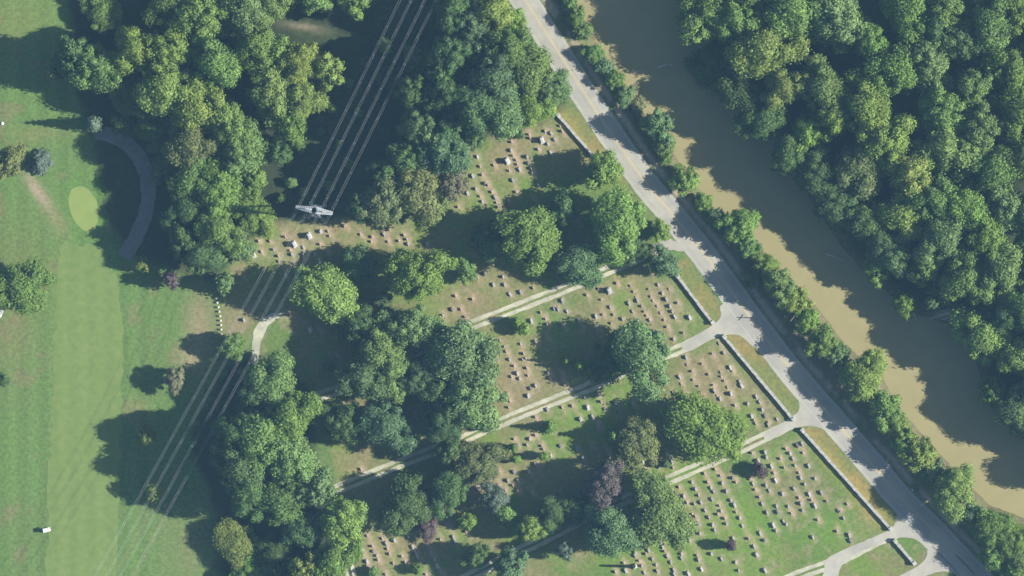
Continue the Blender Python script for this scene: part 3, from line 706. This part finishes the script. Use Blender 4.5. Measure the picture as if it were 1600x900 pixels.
# trees and shrubs standing alone or nameable by what they stand beside
G = 'cemetery trees'
SINGLE = [
 (502, 460, 53, 18, 'v', 'round bright green tree beside the pylon plot, above the short drive', G),
 (644, 512, 42, 16, 'e', 'soft green tree at the left end of the top lane', G),
 (652, 428, 52, 20, 'v', 'bright-edged tree with a straight sunlit right side, centre of the cemetery', G),
 (600, 468, 18, 6, 'o', 'low round olive tree in the shade right of the round bright tree', G),
 (824, 371, 52, 18, 'g', 'broad rounded green tree in the plot above the top lane', G),
 (966, 348, 54, 18, 'v', 'largest bright green tree beside the road above the top lane', G),
 (942, 264, 31, 13, 'v', 'bright green tree at the foot of the upper stone wall', G),
 (1034, 361, 17, 6, 'v', 'small bright tree at the roadside right of the largest bright tree', G),
 (902, 415, 36, 13, 'b', 'blue-green tree at the right end of the top lane tracks', G),
 (1036, 410, 29, 10, 'b', 'dense blue-green tree at the mouth of the top lane', G),
 (730, 425, 19, 6, 'e', 'small soft green tree above the left end of the top lane', G),
 (1004, 556, 55, 18, 'e', 'large soft green tree overhanging the middle lane', G),
 (727, 554, 63, 20, 'b', 'wide dark blue-green tree just below the left end of the top lane', G),
 (738, 624, 54, 18, 'e', 'light green tree touching the middle lane, below the wide dark tree', G),
 (594, 548, 44, 16, 'e', 'leafy tree above the short upper lane stub in the west', G),
 (570, 592, 42, 15, 'b', 'blue-green tree beside the upper lane stub in the west', G),
 (616, 580, 36, 14, 'e', 'smaller leafy tree right of the pair by the upper lane stub', G),
 (604, 666, 42, 15, 'b', 'rounded blue-green tree above the west end of the middle lane', G),
 (1106, 668, 60, 14, 'v', 'very broad yellow-rimmed tree touching the lower lane', G),
 (1000, 690, 42, 11, 'o', 'dull olive tree left of the very broad yellow-rimmed tree', G),
 (744, 722, 40, 12, 'o', 'dark olive tree just below the middle lane', G),
 (636, 790, 42, 13, 'd', 'dark wide tree below the west end of the middle lane', G),
 (668, 824, 20, 5, 'p', 'small purplish grey tree above the south-west rows of stones', G),
 (770, 776, 24, 10, 's', 'pale silvery green tree left of the large shadow', G),
 (828, 828, 24, 12, 'y', 'yellow-green tree standing in the large shadow', G),
 (944, 758, 33, 16, 'p', 'purple-leaved tree at the left end of the lower lane tracks', G),
 (956, 830, 48, 16, 'b', 'large blue-green tree below the purple-leaved tree', G),
 (1030, 802, 54, 15, 'e', 'broad light green tree beside the lower lane', G),
 (882, 860, 17, 12, 's', 'silvery blue tree near the bottom edge, left of the obelisk', G),
 (796, 884, 32, 14, 'b', 'blue-green tree cut by the bottom edge of the picture', G),
 (744, 868, 22, 12, 'd', 'dark tree near the bottom edge right of the south-west stones', G),
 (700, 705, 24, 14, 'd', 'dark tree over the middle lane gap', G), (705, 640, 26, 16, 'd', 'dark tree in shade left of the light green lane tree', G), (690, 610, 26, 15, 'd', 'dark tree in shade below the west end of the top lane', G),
 (30, 450, 46, 13, 'g', 'lone wide tree on the golf course beside the left edge', None),
 (10, 255, 30, 12, 'o', 'olive tree at the left edge above the bare dirt track', None),
 (362, 541, 24, 9, 'v', 'bright tree beside the drive below the white posts', None),
 (272, 592, 20, 8, 'k', 'greyish bare-looking tree at the edge of the fairway shadow', None),
 (230, 680, 19, 9, 'y', 'yellow-green tree poking out of the fairway shadow', None),
 (243, 766, 16, 8, 'y', 'small yellowish tree at the lower tip of the fairway shadow', None),
 (266, 436, 14, 9, 'p', 'small purplish tree at the shadow edge left of the white posts', None),
 (222, 413, 12, 7, 'y', 'small yellow-green treetop in the shadow below the putting green', None),
 (6, 594, 10, 3, 'd', 'small dark bush on the rough at the left edge', None),
 (640, 184, 13, 9, 'v', 'small bright treetop in the dark power line corridor', None),
 (726, 122, 15, 13, 'g', 'small green treetop near the upper right of the corridor', None),
 (602, 72, 14, 11, 'g', 'narrow green treetop left of the overhead wires near the top', None),
 (972, 393, 30, 12, 'd', 'dark tree added for the shade over the right end of the top lane', G), (1006, 392, 20, 9, 'd', 'small dark tree beside the top lane mouth', G), (556, 415, 32, 10, 'd', 'dark low tree added for the deep shade above the low round olive tree', G), (560, 512, 34, 12, 'd', 'dark tree added for the deep shade below the round bright green tree', G), (690, 664, 34, 16, 'd', 'dark tree added for the deep shade right of the rounded blue-green tree', G),  # dark-leaved trees, several added to deepen the shade and cover the lane end
 (880, 330, 30, 11, 'd', 'dark tree in shade between the two largest trees above the top lane', G), (870, 800, 34, 9, 'd', 'dark low tree in the large shadow left of the blue-green tree', G), (700, 770, 34, 13, 'd', 'dark tree in shade right of the dark wide tree', G), (480, 640, 26, 10, 'd', 'dark tree added for the shade right of the drive wood', G), (540, 660, 34, 12, 'd', 'dark wide tree added for the shade left of the rounded blue-green tree', G), (655, 590, 34, 15, 'd', 'dark tree added for the shade right of the smaller leafy tree', G), (905, 790, 30, 9, 'd', 'dark low tree under the left side of the purple-leaved tree', G), (955, 560, 34, 10, 'd', 'dark tree in shade left of the large soft green lane tree', G),  # some of these dark trees added for more shade in the centre
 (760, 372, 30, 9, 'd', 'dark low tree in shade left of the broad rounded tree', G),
 (1413, 474, 20, 10, 'v', 'small bright tree by the driftwood on the far river bank', None),
]
for t in SINGLE: tree(t[0], t[1], t[2], t[3], t[4], t[5], t[6])
CONES = [(145, 193, 18, 14, 's', 'silvery blue conifer at the wood edge near the cart path'), (61, 252, 22, 9, 's', 'silvery blue conifer on open grass right of the olive tree'),
         (860, 668, 11, 8, 'g', 'narrow green conifer just below the middle lane tracks'), (958, 681, 15, 11, 'g', 'green conifer with a long shadow, left of the dull olive tree'),
         (948, 722, 8, 11, 'd', 'slim dark conifer with a thin shadow above the purple tree'), (905, 572, 10, 9, 'v', 'bright pointed conifer in the shadow left of the large lane tree'), (884, 564, 9, 8, 'v', 'smaller bright pointed conifer in the same shadow'), (922, 580, 9, 7, 'g', 'pointed green conifer nearest the lane tree in the same shadow')]
for t in CONES: tree(*t, None, 'CON')
for t in [(808, 503, 9, 5, 'v', 'upper of two bright clipped shrubs beside the top lane'), (818, 515, 10, 5.5, 'v', 'lower of two bright clipped shrubs beside the top lane'), (802, 700, 8, 4.5, 'v', 'upper shrub of three by the stones below the middle lane'),
          (806, 718, 8, 4, 'v', 'lower left shrub of three by the stones below the middle lane'), (850, 713, 8, 5.5, 'v', 'right-hand shrub of three by the stones below the middle lane'), (655, 752, 15, 6, 'v', 'round bright shrub on the grass below the west lane end'),
          (1142, 852, 9, 6, 'p', 'small purple shrub with a long shadow among the lower stones'), (1188, 735, 13, 5, 'p', 'dusky purple bush just below the lower lane'), (812, 210, 8, 3, 'd', 'small dark bush at the top of the shady upper plot'),
          (583, 894, 9, 3.5, 'g', 'low clipped bush at the south-west path'), (652, 890, 11, 4, 'g', 'low wide bush among the south-west stones'), (513, 573, 10, 5, 'd', 'small dark bush in the dry patch above the upper lane stub'),
          (766, 665, 10, 5, 'd', 'dark bush at the edge of the middle lane'), (1040, 725, 8, 4, 'd', 'small dark bush below the very broad tree'), (730, 815, 14, 6, 'g', 'green bush in shade right of the purplish grey tree'), (790, 805, 15, 7, 'g', 'green bush left of the yellow-green tree'), (690, 770, 12, 6, 'g', 'green bush at the edge of the dark wide tree')]:
    tree(*t, 'cemetery shrubs', None, None, 'shrub')

SCRUB = [(470, 230, 9), (500, 205, 8), (455, 285, 10), (520, 170, 8), (485, 265, 7), (545, 130, 9), (440, 310, 8), (570, 95, 9), (530, 225, 7), (560, 176, 8), (590, 150, 7), (475, 300, 8), (545, 255, 9), (610, 110, 8), (515, 290, 9)]
for i, (px, py, r) in enumerate(SCRUB):
    tree(px, py, r, random.uniform(2, 4), 'gde'[i % 3], 'low green scrub bush under the overhead wires, %s highest in the corridor' % ordn(1 + [py2 for _, py2, _ in sorted(SCRUB, key=lambda q: q[1])].index(py)), 'scrub under the power line', None, None, 'shrub')

# woods: every tree its own, named by row and order
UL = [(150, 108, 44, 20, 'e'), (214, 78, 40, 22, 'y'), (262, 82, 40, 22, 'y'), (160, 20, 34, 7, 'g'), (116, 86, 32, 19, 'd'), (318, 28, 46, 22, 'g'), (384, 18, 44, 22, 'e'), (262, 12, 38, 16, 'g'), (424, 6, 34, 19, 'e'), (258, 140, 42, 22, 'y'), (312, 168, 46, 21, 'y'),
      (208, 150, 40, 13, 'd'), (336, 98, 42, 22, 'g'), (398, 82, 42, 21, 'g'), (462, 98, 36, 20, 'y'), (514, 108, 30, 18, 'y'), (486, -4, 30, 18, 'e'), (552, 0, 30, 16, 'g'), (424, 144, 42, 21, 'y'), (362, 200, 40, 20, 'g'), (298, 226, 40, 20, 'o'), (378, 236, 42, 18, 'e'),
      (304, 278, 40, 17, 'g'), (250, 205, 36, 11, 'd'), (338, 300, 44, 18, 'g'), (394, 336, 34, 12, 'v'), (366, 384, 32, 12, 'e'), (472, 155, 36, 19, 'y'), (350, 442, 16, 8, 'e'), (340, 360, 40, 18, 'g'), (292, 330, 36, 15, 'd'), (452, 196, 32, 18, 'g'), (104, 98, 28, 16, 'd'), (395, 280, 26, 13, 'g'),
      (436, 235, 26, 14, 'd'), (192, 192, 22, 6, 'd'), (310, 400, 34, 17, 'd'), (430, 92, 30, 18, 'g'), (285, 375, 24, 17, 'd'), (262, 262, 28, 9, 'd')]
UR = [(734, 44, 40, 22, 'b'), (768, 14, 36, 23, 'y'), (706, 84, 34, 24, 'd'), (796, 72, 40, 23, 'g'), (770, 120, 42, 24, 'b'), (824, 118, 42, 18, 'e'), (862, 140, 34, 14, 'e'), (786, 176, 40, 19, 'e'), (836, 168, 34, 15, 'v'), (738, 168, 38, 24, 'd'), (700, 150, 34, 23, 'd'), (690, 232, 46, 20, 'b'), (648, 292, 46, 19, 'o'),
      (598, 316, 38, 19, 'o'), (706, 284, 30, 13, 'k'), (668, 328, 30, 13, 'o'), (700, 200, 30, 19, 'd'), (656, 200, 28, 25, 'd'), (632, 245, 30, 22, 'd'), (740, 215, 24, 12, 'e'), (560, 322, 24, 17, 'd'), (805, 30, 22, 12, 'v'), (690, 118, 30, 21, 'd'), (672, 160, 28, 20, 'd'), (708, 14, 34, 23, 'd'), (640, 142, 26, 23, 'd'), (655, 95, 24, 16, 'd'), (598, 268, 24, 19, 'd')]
LL = [(424, 600, 44, 16, 'e'), (452, 652, 40, 21, 'g'), (402, 690, 46, 26, 'g'), (452, 720, 52, 22, 'e'), (438, 776, 48, 16, 'g'), (494, 764, 30, 18, 'b'), (534, 818, 42, 18, 'v'), (520, 878, 38, 16, 'g'), (372, 852, 42, 7, 'y'), (428, 868, 34, 9, 'd'), (474, 898, 32, 16, 'y'), (388, 902, 34, 7, 'g'), (396, 618, 36, 15, 'd'),
      (372, 732, 42, 26, 'd'), (470, 830, 34, 14, 'd'), (384, 768, 36, 24, 'd'), (400, 945, 40, 7, 'g'), (480, 950, 40, 12, 'g'), (366, 676, 36, 25, 'd')]
EA = [(1112, 26, 46, 19, 'g'), (1192, 76, 50, 24, 'y'), (1240, 16, 50, 23, 'g'), (1312, 32, 50, 23, 'e'), (1356, 58, 36, 22, 'g'), (1284, 136, 42, 23, 'e'), (1226, 136, 36, 22, 'y'), (1262, 206, 32, 17, 'v'), (1300, 180, 36, 22, 'y'), (1350, 166, 44, 23, 'y'), (1384, 218, 44, 23, 'y'), (1340, 266, 48, 19, 'o'), (1424, 268, 44, 22, 'y'),
      (1396, 112, 46, 23, 'g'), (1446, 96, 44, 23, 'e'), (1500, 62, 44, 21, 'd'), (1546, 36, 46, 24, 'e'), (1594, 28, 42, 23, 'y'), (1520, 136, 42, 22, 'e'), (1582, 112, 44, 23, 'g'), (1474, 168, 44, 23, 'g'), (1532, 196, 44, 23, 'e'), (1594, 176, 42, 23, 'g'), (1478, 232, 44, 23, 'e'), (1552, 268, 46, 22, 'g'),
      (1602, 252, 42, 22, 'y'), (1420, 22, 46, 23, 'g'), (1476, 12, 40, 22, 'g'), (1412, 334, 46, 20, 'y'), (1460, 316, 44, 22, 'g'), (1502, 326, 46, 23, 'g'), (1538, 372, 42, 23, 'v'), (1572, 330, 40, 22, 'e'), (1610, 338, 40, 23, 'g'), (1474, 372, 42, 22, 'e'), (1400, 396, 36, 16, 'b'), (1444, 418, 32, 17, 'g'), (1370, 424, 22, 11, 'g'),
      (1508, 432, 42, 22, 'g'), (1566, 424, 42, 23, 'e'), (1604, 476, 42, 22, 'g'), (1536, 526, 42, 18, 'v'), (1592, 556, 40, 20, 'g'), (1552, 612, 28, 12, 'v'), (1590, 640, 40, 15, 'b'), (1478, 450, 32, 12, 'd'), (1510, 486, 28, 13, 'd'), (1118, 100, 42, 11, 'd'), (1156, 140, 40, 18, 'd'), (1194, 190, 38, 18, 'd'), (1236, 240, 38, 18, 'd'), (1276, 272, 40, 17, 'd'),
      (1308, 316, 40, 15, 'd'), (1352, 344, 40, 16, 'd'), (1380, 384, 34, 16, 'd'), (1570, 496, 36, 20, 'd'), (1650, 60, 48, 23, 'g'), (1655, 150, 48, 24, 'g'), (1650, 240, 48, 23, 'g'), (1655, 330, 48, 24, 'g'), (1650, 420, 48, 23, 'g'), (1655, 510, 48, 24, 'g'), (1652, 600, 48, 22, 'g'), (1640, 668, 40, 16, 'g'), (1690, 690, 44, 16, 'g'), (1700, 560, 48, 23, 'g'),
      (1090, -30, 46, 22, 'g'), (1170, -20, 46, 23, 'g'), (1080, 40, 26, 13, 'd'), (1740, 740, 44, 22, 'g'), (1150, 30, 40, 22, 'g'), (1460, 50, 36, 22, 'd')]
def _near(t):
    q = sorted((y, x) for x, y in RIV_R); return t[0] - float(np.interp(t[1], [a for a, b in q], [b for a, b in q])) < 150
EA = [(a, b, r, h * (.93 if _near((a, b)) else 1), c) for a, b, r, h, c in EA]
BK = [(900, 26, 18, 7, 'g'), (912, 48, 16, 6, 'e'), (928, 84, 18, 6, 'g'), (944, 104, 16, 6, 'b'), (960, 126, 18, 7, 'g'), (976, 148, 17, 6, 'b'), (997, 164, 15, 5, 'k'), (1030, 196, 27, 14, 'b'), (1038, 222, 20, 10, 'e'), (1040, 246, 14, 5, 'g'), (1072, 280, 28, 9, 'v'), (1100, 318, 17, 6, 'g'), (1120, 342, 20, 8, 'b'), (1154, 354, 32, 13, 'v'),
      (1168, 386, 22, 9, 'g'), (1194, 414, 22, 9, 'y'), (1218, 444, 30, 13, 'e'), (1244, 468, 26, 10, 'y'), (1232, 462, 20, 9, 'g'), (1262, 500, 22, 10, 'v'), (1284, 536, 26, 11, 'g'), (1308, 556, 22, 9, 'e'), (1350, 586, 36, 13, 'y'), (1322, 585, 20, 9, 'g'), (1384, 640, 32, 12, 'v'), (1404, 662, 18, 8, 'y'), (1436, 706, 32, 12, 'y'), (1410, 690, 20, 9, 'g'), (1458, 735, 20, 8, 'b'),
      (1490, 770, 38, 14, 'y'), (1520, 806, 24, 10, 'b'), (1552, 828, 40, 13, 'g'), (1586, 848, 34, 12, 'v'), (1600, 880, 34, 12, 'y'), (1640, 880, 34, 12, 'g'), (890, 4, 16, 6, 'g'), (875, -24, 18, 7, 'g'), (1555, 870, 26, 10, 'g'), (1590, 905, 30, 11, 'g'), (1180, 436, 16, 7, 'd')]
def words_wood(L_, where, group, band, order_from, key):
    rows = {}
    for t in L_: rows.setdefault(int((t[1] + 40) // band), []).append(t)
    for r in sorted(rows):
        row = sorted(rows[r], key=key)
        for i, t in enumerate(row):
            lm = LM[r]
            tree(*t, '%s tree, %s, %s from %s, level with %s' % (CW[t[4]], where, ordn(i + 1), order_from, lm), group)
def bands(txt): return dict(enumerate(txt.split('|')))
LM = bands('the top edge|the dirt patch|the upper road bend|the silvery wood conifer|the upper wall|the pylon|the top lane')
words_wood(UL, 'golf wood', 'trees of the golf-side wood', 75, 'left', lambda t: t[0])
words_wood(UR, 'wires wood', 'trees right of the power line', 75, 'left', lambda t: t[0])
LM = bands('a|b|c|d|e|f|g|h|i|the drive bottom|the stub lane|the lower lane mouth|the west lane end|the golf cart|the bottom lane|the bottom edge|the bottom corner')
words_wood(LL, 'wood below drive', 'trees below the drive', 60, 'left', lambda t: t[0])
LM = bands('the top edge|the upper road|the upper lawn|the silvery conifer|the upper wall|the pylon|the top lane|the middle lane|the car|the lower lane|the purple tree|the bottom lane')
words_wood(EA, 'far wood', 'trees beyond the river', 70, 'the river', lambda t: t[0])
for i, t in enumerate(sorted(BK, key=lambda t: t[1])):
    big = t[2] > 25
    tree(*t, '%s %s on the near river bank, %s down from the top' % (CW[t[4]], 'bushy tree' if big else 'shrub', ordn(i + 1)), 'bushes along the near river bank', None, None, 'tree' if big else 'shrub')

# ------------------------------------------------------------------ PYLON AND WIRES
tx, ty = P(495, 330)
ldir = Vector((.47, .88, 0)).normalized()                     # along the line, north
across = Vector((.985, -.17, 0)); trz = math.atan2(across.y, across.x)
root = empty('lattice_pylon', (tx, ty, 0), trz)
tag(root, 'grey steel lattice pylon with a wide pale cross-arm over the dark corridor', 'pylon')
HT = 30.0; B0, B1 = 2.2, .75
def bw(z): return B0 + (B1 - B0) * z / 26 if z < 26 else B1
leg = MB(); br = MB(); lv = [0, 4.5, 8.5, 12, 15, 17.6, 19.8, 21.8, 23.6, 25.2, 26.5]
cs = [(-1, -1), (1, -1), (1, 1), (-1, 1)]
for a, b_ in zip(lv, lv[1:]):
    for i in range(4):
        s0, s1 = cs[i], cs[(i + 1) % 4]
        A0 = (s0[0] * bw(a), s0[1] * bw(a), a); A1 = (s0[0] * bw(b_), s0[1] * bw(b_), b_)
        C0 = (s1[0] * bw(a), s1[1] * bw(a), a); C1 = (s1[0] * bw(b_), s1[1] * bw(b_), b_)
        leg.tube(A0, A1, .14, .14, 4); br.tube(A0, C1, .08, .08, 4); br.tube(C0, A1, .08, .08, 4); br.tube(A1, C1, .08, .08, 4)
leg.build('leg_frame', M_STEELD, root); br.build('bracing', M_STEELD, root)
def arm(z, half, name):
    m = MB()
    for s in (-1, 1):
        n = 7
        for i in range(n):
            k0, k1 = i / n, (i + 1) / n
            def pt(k, sy, top): return (s * (.6 + (half - .6) * k), sy * (.95 * (1 - .55 * k)), z + (1.5 * (1 - .85 * k) if top else 0))
            for sy in (-1, 1):
                m.tube(pt(k0, sy, 0), pt(k1, sy, 0), .13, .13, 4); m.tube(pt(k0, sy, 1), pt(k1, sy, 1), .12, .12, 4)
                m.tube(pt(k0, sy, 0), pt(k1, sy, 1), .07, .07, 4)
            m.tube(pt(k0, -1, 1), pt(k1, 1, 1), .1, .1, 4); m.tube(pt(k0, 1, 1), pt(k1, -1, 1), .1, .1, 4); m.tube(pt(k1, -1, 1), pt(k1, 1, 1), .1, .1, 4)
            m.tube(pt(k0, -1, 0), pt(k1, 1, 0), .1, .1, 4); m.tube(pt(k1, -1, 0), pt(k1, 1, 0), .1, .1, 4)
    return m.build(name, M_STEEL, root)
arm(26.4, 5.7, 'cross_arm')
m = MB()
for s in (-1, 1):
    m.tube((s * 3.6, 0, 27.2), (s * 2.6, 0, 30), .12, .08, 5); m.tube((s * .7, 0, 27.8), (s * 2.6, 0, 30), .1, .08, 5)
m.build('peak', M_STEEL, root)
WX = [-5.1, -1.9, 1.9, 5.1]
for wx in WX:
    m = MB()
    for i in range(10): m.tube((wx, 0, 26.3 - i * .2), (wx, 0, 26.2 - i * .2), .16, .13, 8)
    m.tube((wx, 0, 26.4), (wx, 0, 24.2), .04, .04, 6)
    m.build('insulator', M_GLASS_INS, root)
for s in cs: m = MB(); m.box((s[0] * B0, s[1] * B0, .12), (1.1, 1.1, .5)); m.build('footing', M_WALL, root)
def wires(end_px, tagword, sag, endz, spread):
    ex, ey = P(*end_px); E = Vector((ex, ey, 0)); T = Vector((tx, ty, 0))
    d = (E - T).normalized(); ac = Vector((d.y, -d.x, 0)) * (1 if (E - T).y > 0 else -1)
    names = ['leftmost', 'second from left', 'third from left', 'rightmost']
    for j, wx in enumerate(WX):
        m = MB(); a = T + across * wx; a.z = 24.15; e = E + ac * wx; e.z = endz
        n = 40
        for sub in (-.28, .28):
            prev = None
            for i in range(n + 1):
                t = i / n; p = a.lerp(e, t) + ac * sub; p.z -= sag * 4 * t * (1 - t)
                if prev is not None: m.tube(prev, p, .016, .016, 5, cap=False)
                prev = p
        for t in np.linspace(.04, .96, 12):
            p = a.lerp(e, t); p.z -= sag * 4 * t * (1 - t); m.tube(p - ac * .28, p + ac * .28, .04, .04, 4)
        o = m.build('overhead_wire', M_WIRE)
        tag(o, '%s of the four pale overhead wires running %s from the pylon' % (names[j], tagword), 'wire', 'overhead wires on the pylon')
wires((745, -180), 'up and right', 6, 26, 1)
wires((60, 1120), 'down and left', 8, 26, 1)

# ------------------------------------------------------------------ SMALL THINGS
x0, y0 = P(338, 466); x1, y1 = P(346, 522)
pm = None
for i in range(9):
    t = i / 8; x = x0 + (x1 - x0) * t + .5 * math.sin(t * 3.1) * .8; y = y0 + (y1 - y0) * t
    if pm is None:
        m = MB(); m.box((0, 0, .35), (.46, .46, .7), taper=.9); m.box((0, 0, .76), (.56, .56, .12), taper=.5); pm = m.mesh('boundary_post'); pm.materials.append(M_WHITE)
    o = link_mesh('boundary_post', pm, None, None, (x, y, 0), .1)
    tag(o, '%s white boundary post from the top, beside the dry grass' % ordn(i + 1), 'post', 'row of white boundary posts')

def golf_cart(px, py, rz, label):
    x, y = P(px, py); root = empty('golf_cart', (x, y, 0), rz); tag(root, label, 'golf cart', 'golf carts')
    m = MB(); m.prism([(-1.2, .35), (1.15, .35), (1.2, .6), (1.0, .85), (.55, .8), (.45, .45), (-.2, .45), (-.25, .75), (-1.2, .8)], -.58, .58); m.build('body', M_WHITE, root)
    m = MB(); m.box((-.35, 0, .86), (.55, 1.0, .14)); m.build('seat', M_DARKSEAT, root)
    m = MB(); m.box((-.66, 0, 1.14), (.1, 1.0, .42)); m.build('backrest', M_DARKSEAT, root)
    m = MB()
    for sx, sy in ((.75, .54), (.75, -.54), (-.95, .54), (-.95, -.54)): m.tube((sx, sy, .75), (sx * .9, sy, 1.86), .025, .025, 6)
    m.build('roof_post', M_STEEL, root)
    m = MB(); m.box((-.1, 0, 1.9), (2.0, 1.35, .08), taper=.94); m.build('roof', M_WHITE, root)
    m = MB(); m.tube((.55, .27, .8), (.35, .27, 1.08), .02, .02, 6)
    for i in range(12):
        a0, a1 = 6.283 * i / 12, 6.283 * (i + 1) / 12
        m.tube((.35 + .08 * math.cos(a0), .27 + .17 * math.sin(a0), 1.08 + .14 * math.cos(a0)), (.35 + .08 * math.cos(a1), .27 + .17 * math.sin(a1), 1.08 + .14 * math.cos(a1)), .016, .016, 5)
    m.build('steering_wheel', M_BLACK, root)
    for sx in (.8, -.8):
        for sy in (.52, -.52):
            m = MB(); m.wheel((sx, sy, .23), .23, .2); m.build('wheel', M_BLACK, root)
golf_cart(73, 828, .25, 'white-roofed golf cart on the edge of the fairway')
golf_cart(1, 490, 1.2, 'white-roofed golf cart at the left edge below the lone tree')
# ball washer post by the tee at the left edge
x, y = P(4, 193); root = empty('litter_bin', (x, y, 0)); tag(root, 'small pale bin on the grass at the upper left edge', 'bin')
m = MB(); m.tube((0, 0, 0), (0, 0, 1.05), .42, .48, 14); m.build('drum', M_WHITE, root); m = MB(); m.tube((0, 0, 1.05), (0, 0, 1.22), .54, .3, 14); m.build('lid', M_WHITE, root)
# utility pole
x, y = P(1236, 498); root = empty('utility_pole', (x, y, 0), .9); tag(root, 'wooden utility pole among the bushes at the roadside, casting a thin shadow', 'pole')
m = MB(); m.tube((0, 0, -.3), (0, 0, 10.2), .19, .13, 10); m.build('pole', M_WOOD, root)
m = MB(); m.box((0, 0, 9.5), (2.3, .14, .16)); m.build('cross_arm', M_WOOD, root)
for s in (-1, 1): m = MB(); m.tube((s * 1.0, 0, 9.58), (s * 1.0, 0, 9.82), .07, .05, 8); m.build('insulator', M_GLASS_INS, root)
# road sign
x, y = P(1425, 765); root = empty('road_sign', (x, y, 0), 2.3); tag(root, 'small white road sign in the shade at the right roadside', 'sign')
m = MB(); m.tube((0, 0, 0), (0, 0, 2.5), .06, .06, 8); m.build('post', M_STEEL, root); m = MB(); m.box((0, -.09, 2.1), (.9, .05, 1.1)); m.box((0, .08, 2.5), (.9, .3, .06)); m.build('panel', M_WHITE, root)
# driftwood on the far bank, plus a snag added for a sunlit water patch
for i, (px, py, L_, a, lb) in enumerate([(1427, 490, 4.5, 2.2, 'bleached forked driftwood branch beside the small bright bank tree'), (1470, 492, 7, .35, 'longest pale driftwood log on the sandy far bank'), (1484, 497, 5, .15, 'shorter pale driftwood log lying at the right end of the sandy bank'), (1305, 402, 6, -.4, 'driftwood snag added for a sunlit patch on the shaded water by the far bank'), (1040, 102, 5, .2, 'driftwood snag at the tip of the sunlit water near the upper road bend')]):
    x, y = P(px, py); z = float(-3.6 * sm(-5.5, 3.5, sdist(np.array([x]), np.array([y]), RIVER_POLY))[0])
    m = MB(); e = Vector((math.cos(a) * L_ / 2, math.sin(a) * L_ / 2, .3)); m.tube(-e + Vector((0, 0, .5)), Vector((.1, .15, .35)), .28, .22, 8); m.tube(Vector((.1, .15, .35)), e + Vector((0, 0, .3)), .22, .08, 8)
    for k in range(4):
        p = e * (k * .35 - .3) + Vector((0, 0, .4)); m.tube(p, p + Vector((math.cos(a + 1 + k) * 1.1, math.sin(a + 1 + k) * 1.1, .5)), .1, .03, 6)
    tag(m.build('driftwood_log', M_DRIFT, None, (x, y, max(z, -2.6))), lb, 'driftwood', 'driftwood on the far bank')

# ------------------------------------------------------------------ HAZE
mh = bpy.data.materials.new('haze_air'); mh.use_nodes = True; nt = mh.node_tree; nt.nodes.clear()
out = nt.nodes.new('ShaderNodeOutputMaterial'); pv = nt.nodes.new('ShaderNodeVolumePrincipled')
pv.inputs['Color'].default_value = (.28, .56, .90, 1); pv.inputs['Density'].default_value = 4.4e-5; pv.inputs['Anisotropy'].default_value = 0
nt.links.new(pv.outputs[0], out.inputs['Volume'])
mb = MB(); zb, zt = -5.0, CAM_H + 15; mb.box((0, 0, (zb + zt) / 2), (5200, 5200, zt - zb))
tag(mb.build('haze', mh), 'thin bluish summer haze filling the air', 'haze', kind='stuff')

# ------------------------------------------------------------------ LIGHT, SKY, CAMERA
w = bpy.data.worlds.new('World'); bpy.context.scene.world = w; w.use_nodes = True; nt = w.node_tree
sky = nt.nodes.new('ShaderNodeTexSky'); sky.sky_type = 'NISHITA'; sky.sun_disc = False
sky.sun_elevation = SUN_EL; sky.sun_rotation = math.radians(90)
bg = nt.nodes['Background']; nt.links.new(sky.outputs[0], bg.inputs[0]); bg.inputs[1].default_value = .05
sl = bpy.data.lights.new('sun', 'SUN'); sl.energy = 5.0; sl.angle = math.radians(.5); sl.color = (1, .955, .87)
so = bpy.data.objects.new('sun', sl); C.objects.link(so); so.location = (300, 0, 200)
so.rotation_euler = Vector((-math.cos(SUN_EL), .02, -math.sin(SUN_EL))).to_track_quat('-Z', 'Y').to_euler()
cd = bpy.data.cameras.new('camera'); cam = bpy.data.objects.new('camera', cd); C.objects.link(cam)
cam.location = (0, 0, CAM_H); cam.rotation_euler = (0, 0, 0)
cd.sensor_fit = 'HORIZONTAL'; cd.angle = 2 * math.atan(160 / CAM_H); cd.clip_start = 10; cd.clip_end = 8000
sc = bpy.context.scene; sc.camera = cam
sc.view_settings.view_transform = 'Standard'; sc.view_settings.look = 'None'; sc.view_settings.exposure = 1.1; sc.view_settings.gamma = 1
sc.view_settings.use_curve_mapping = False
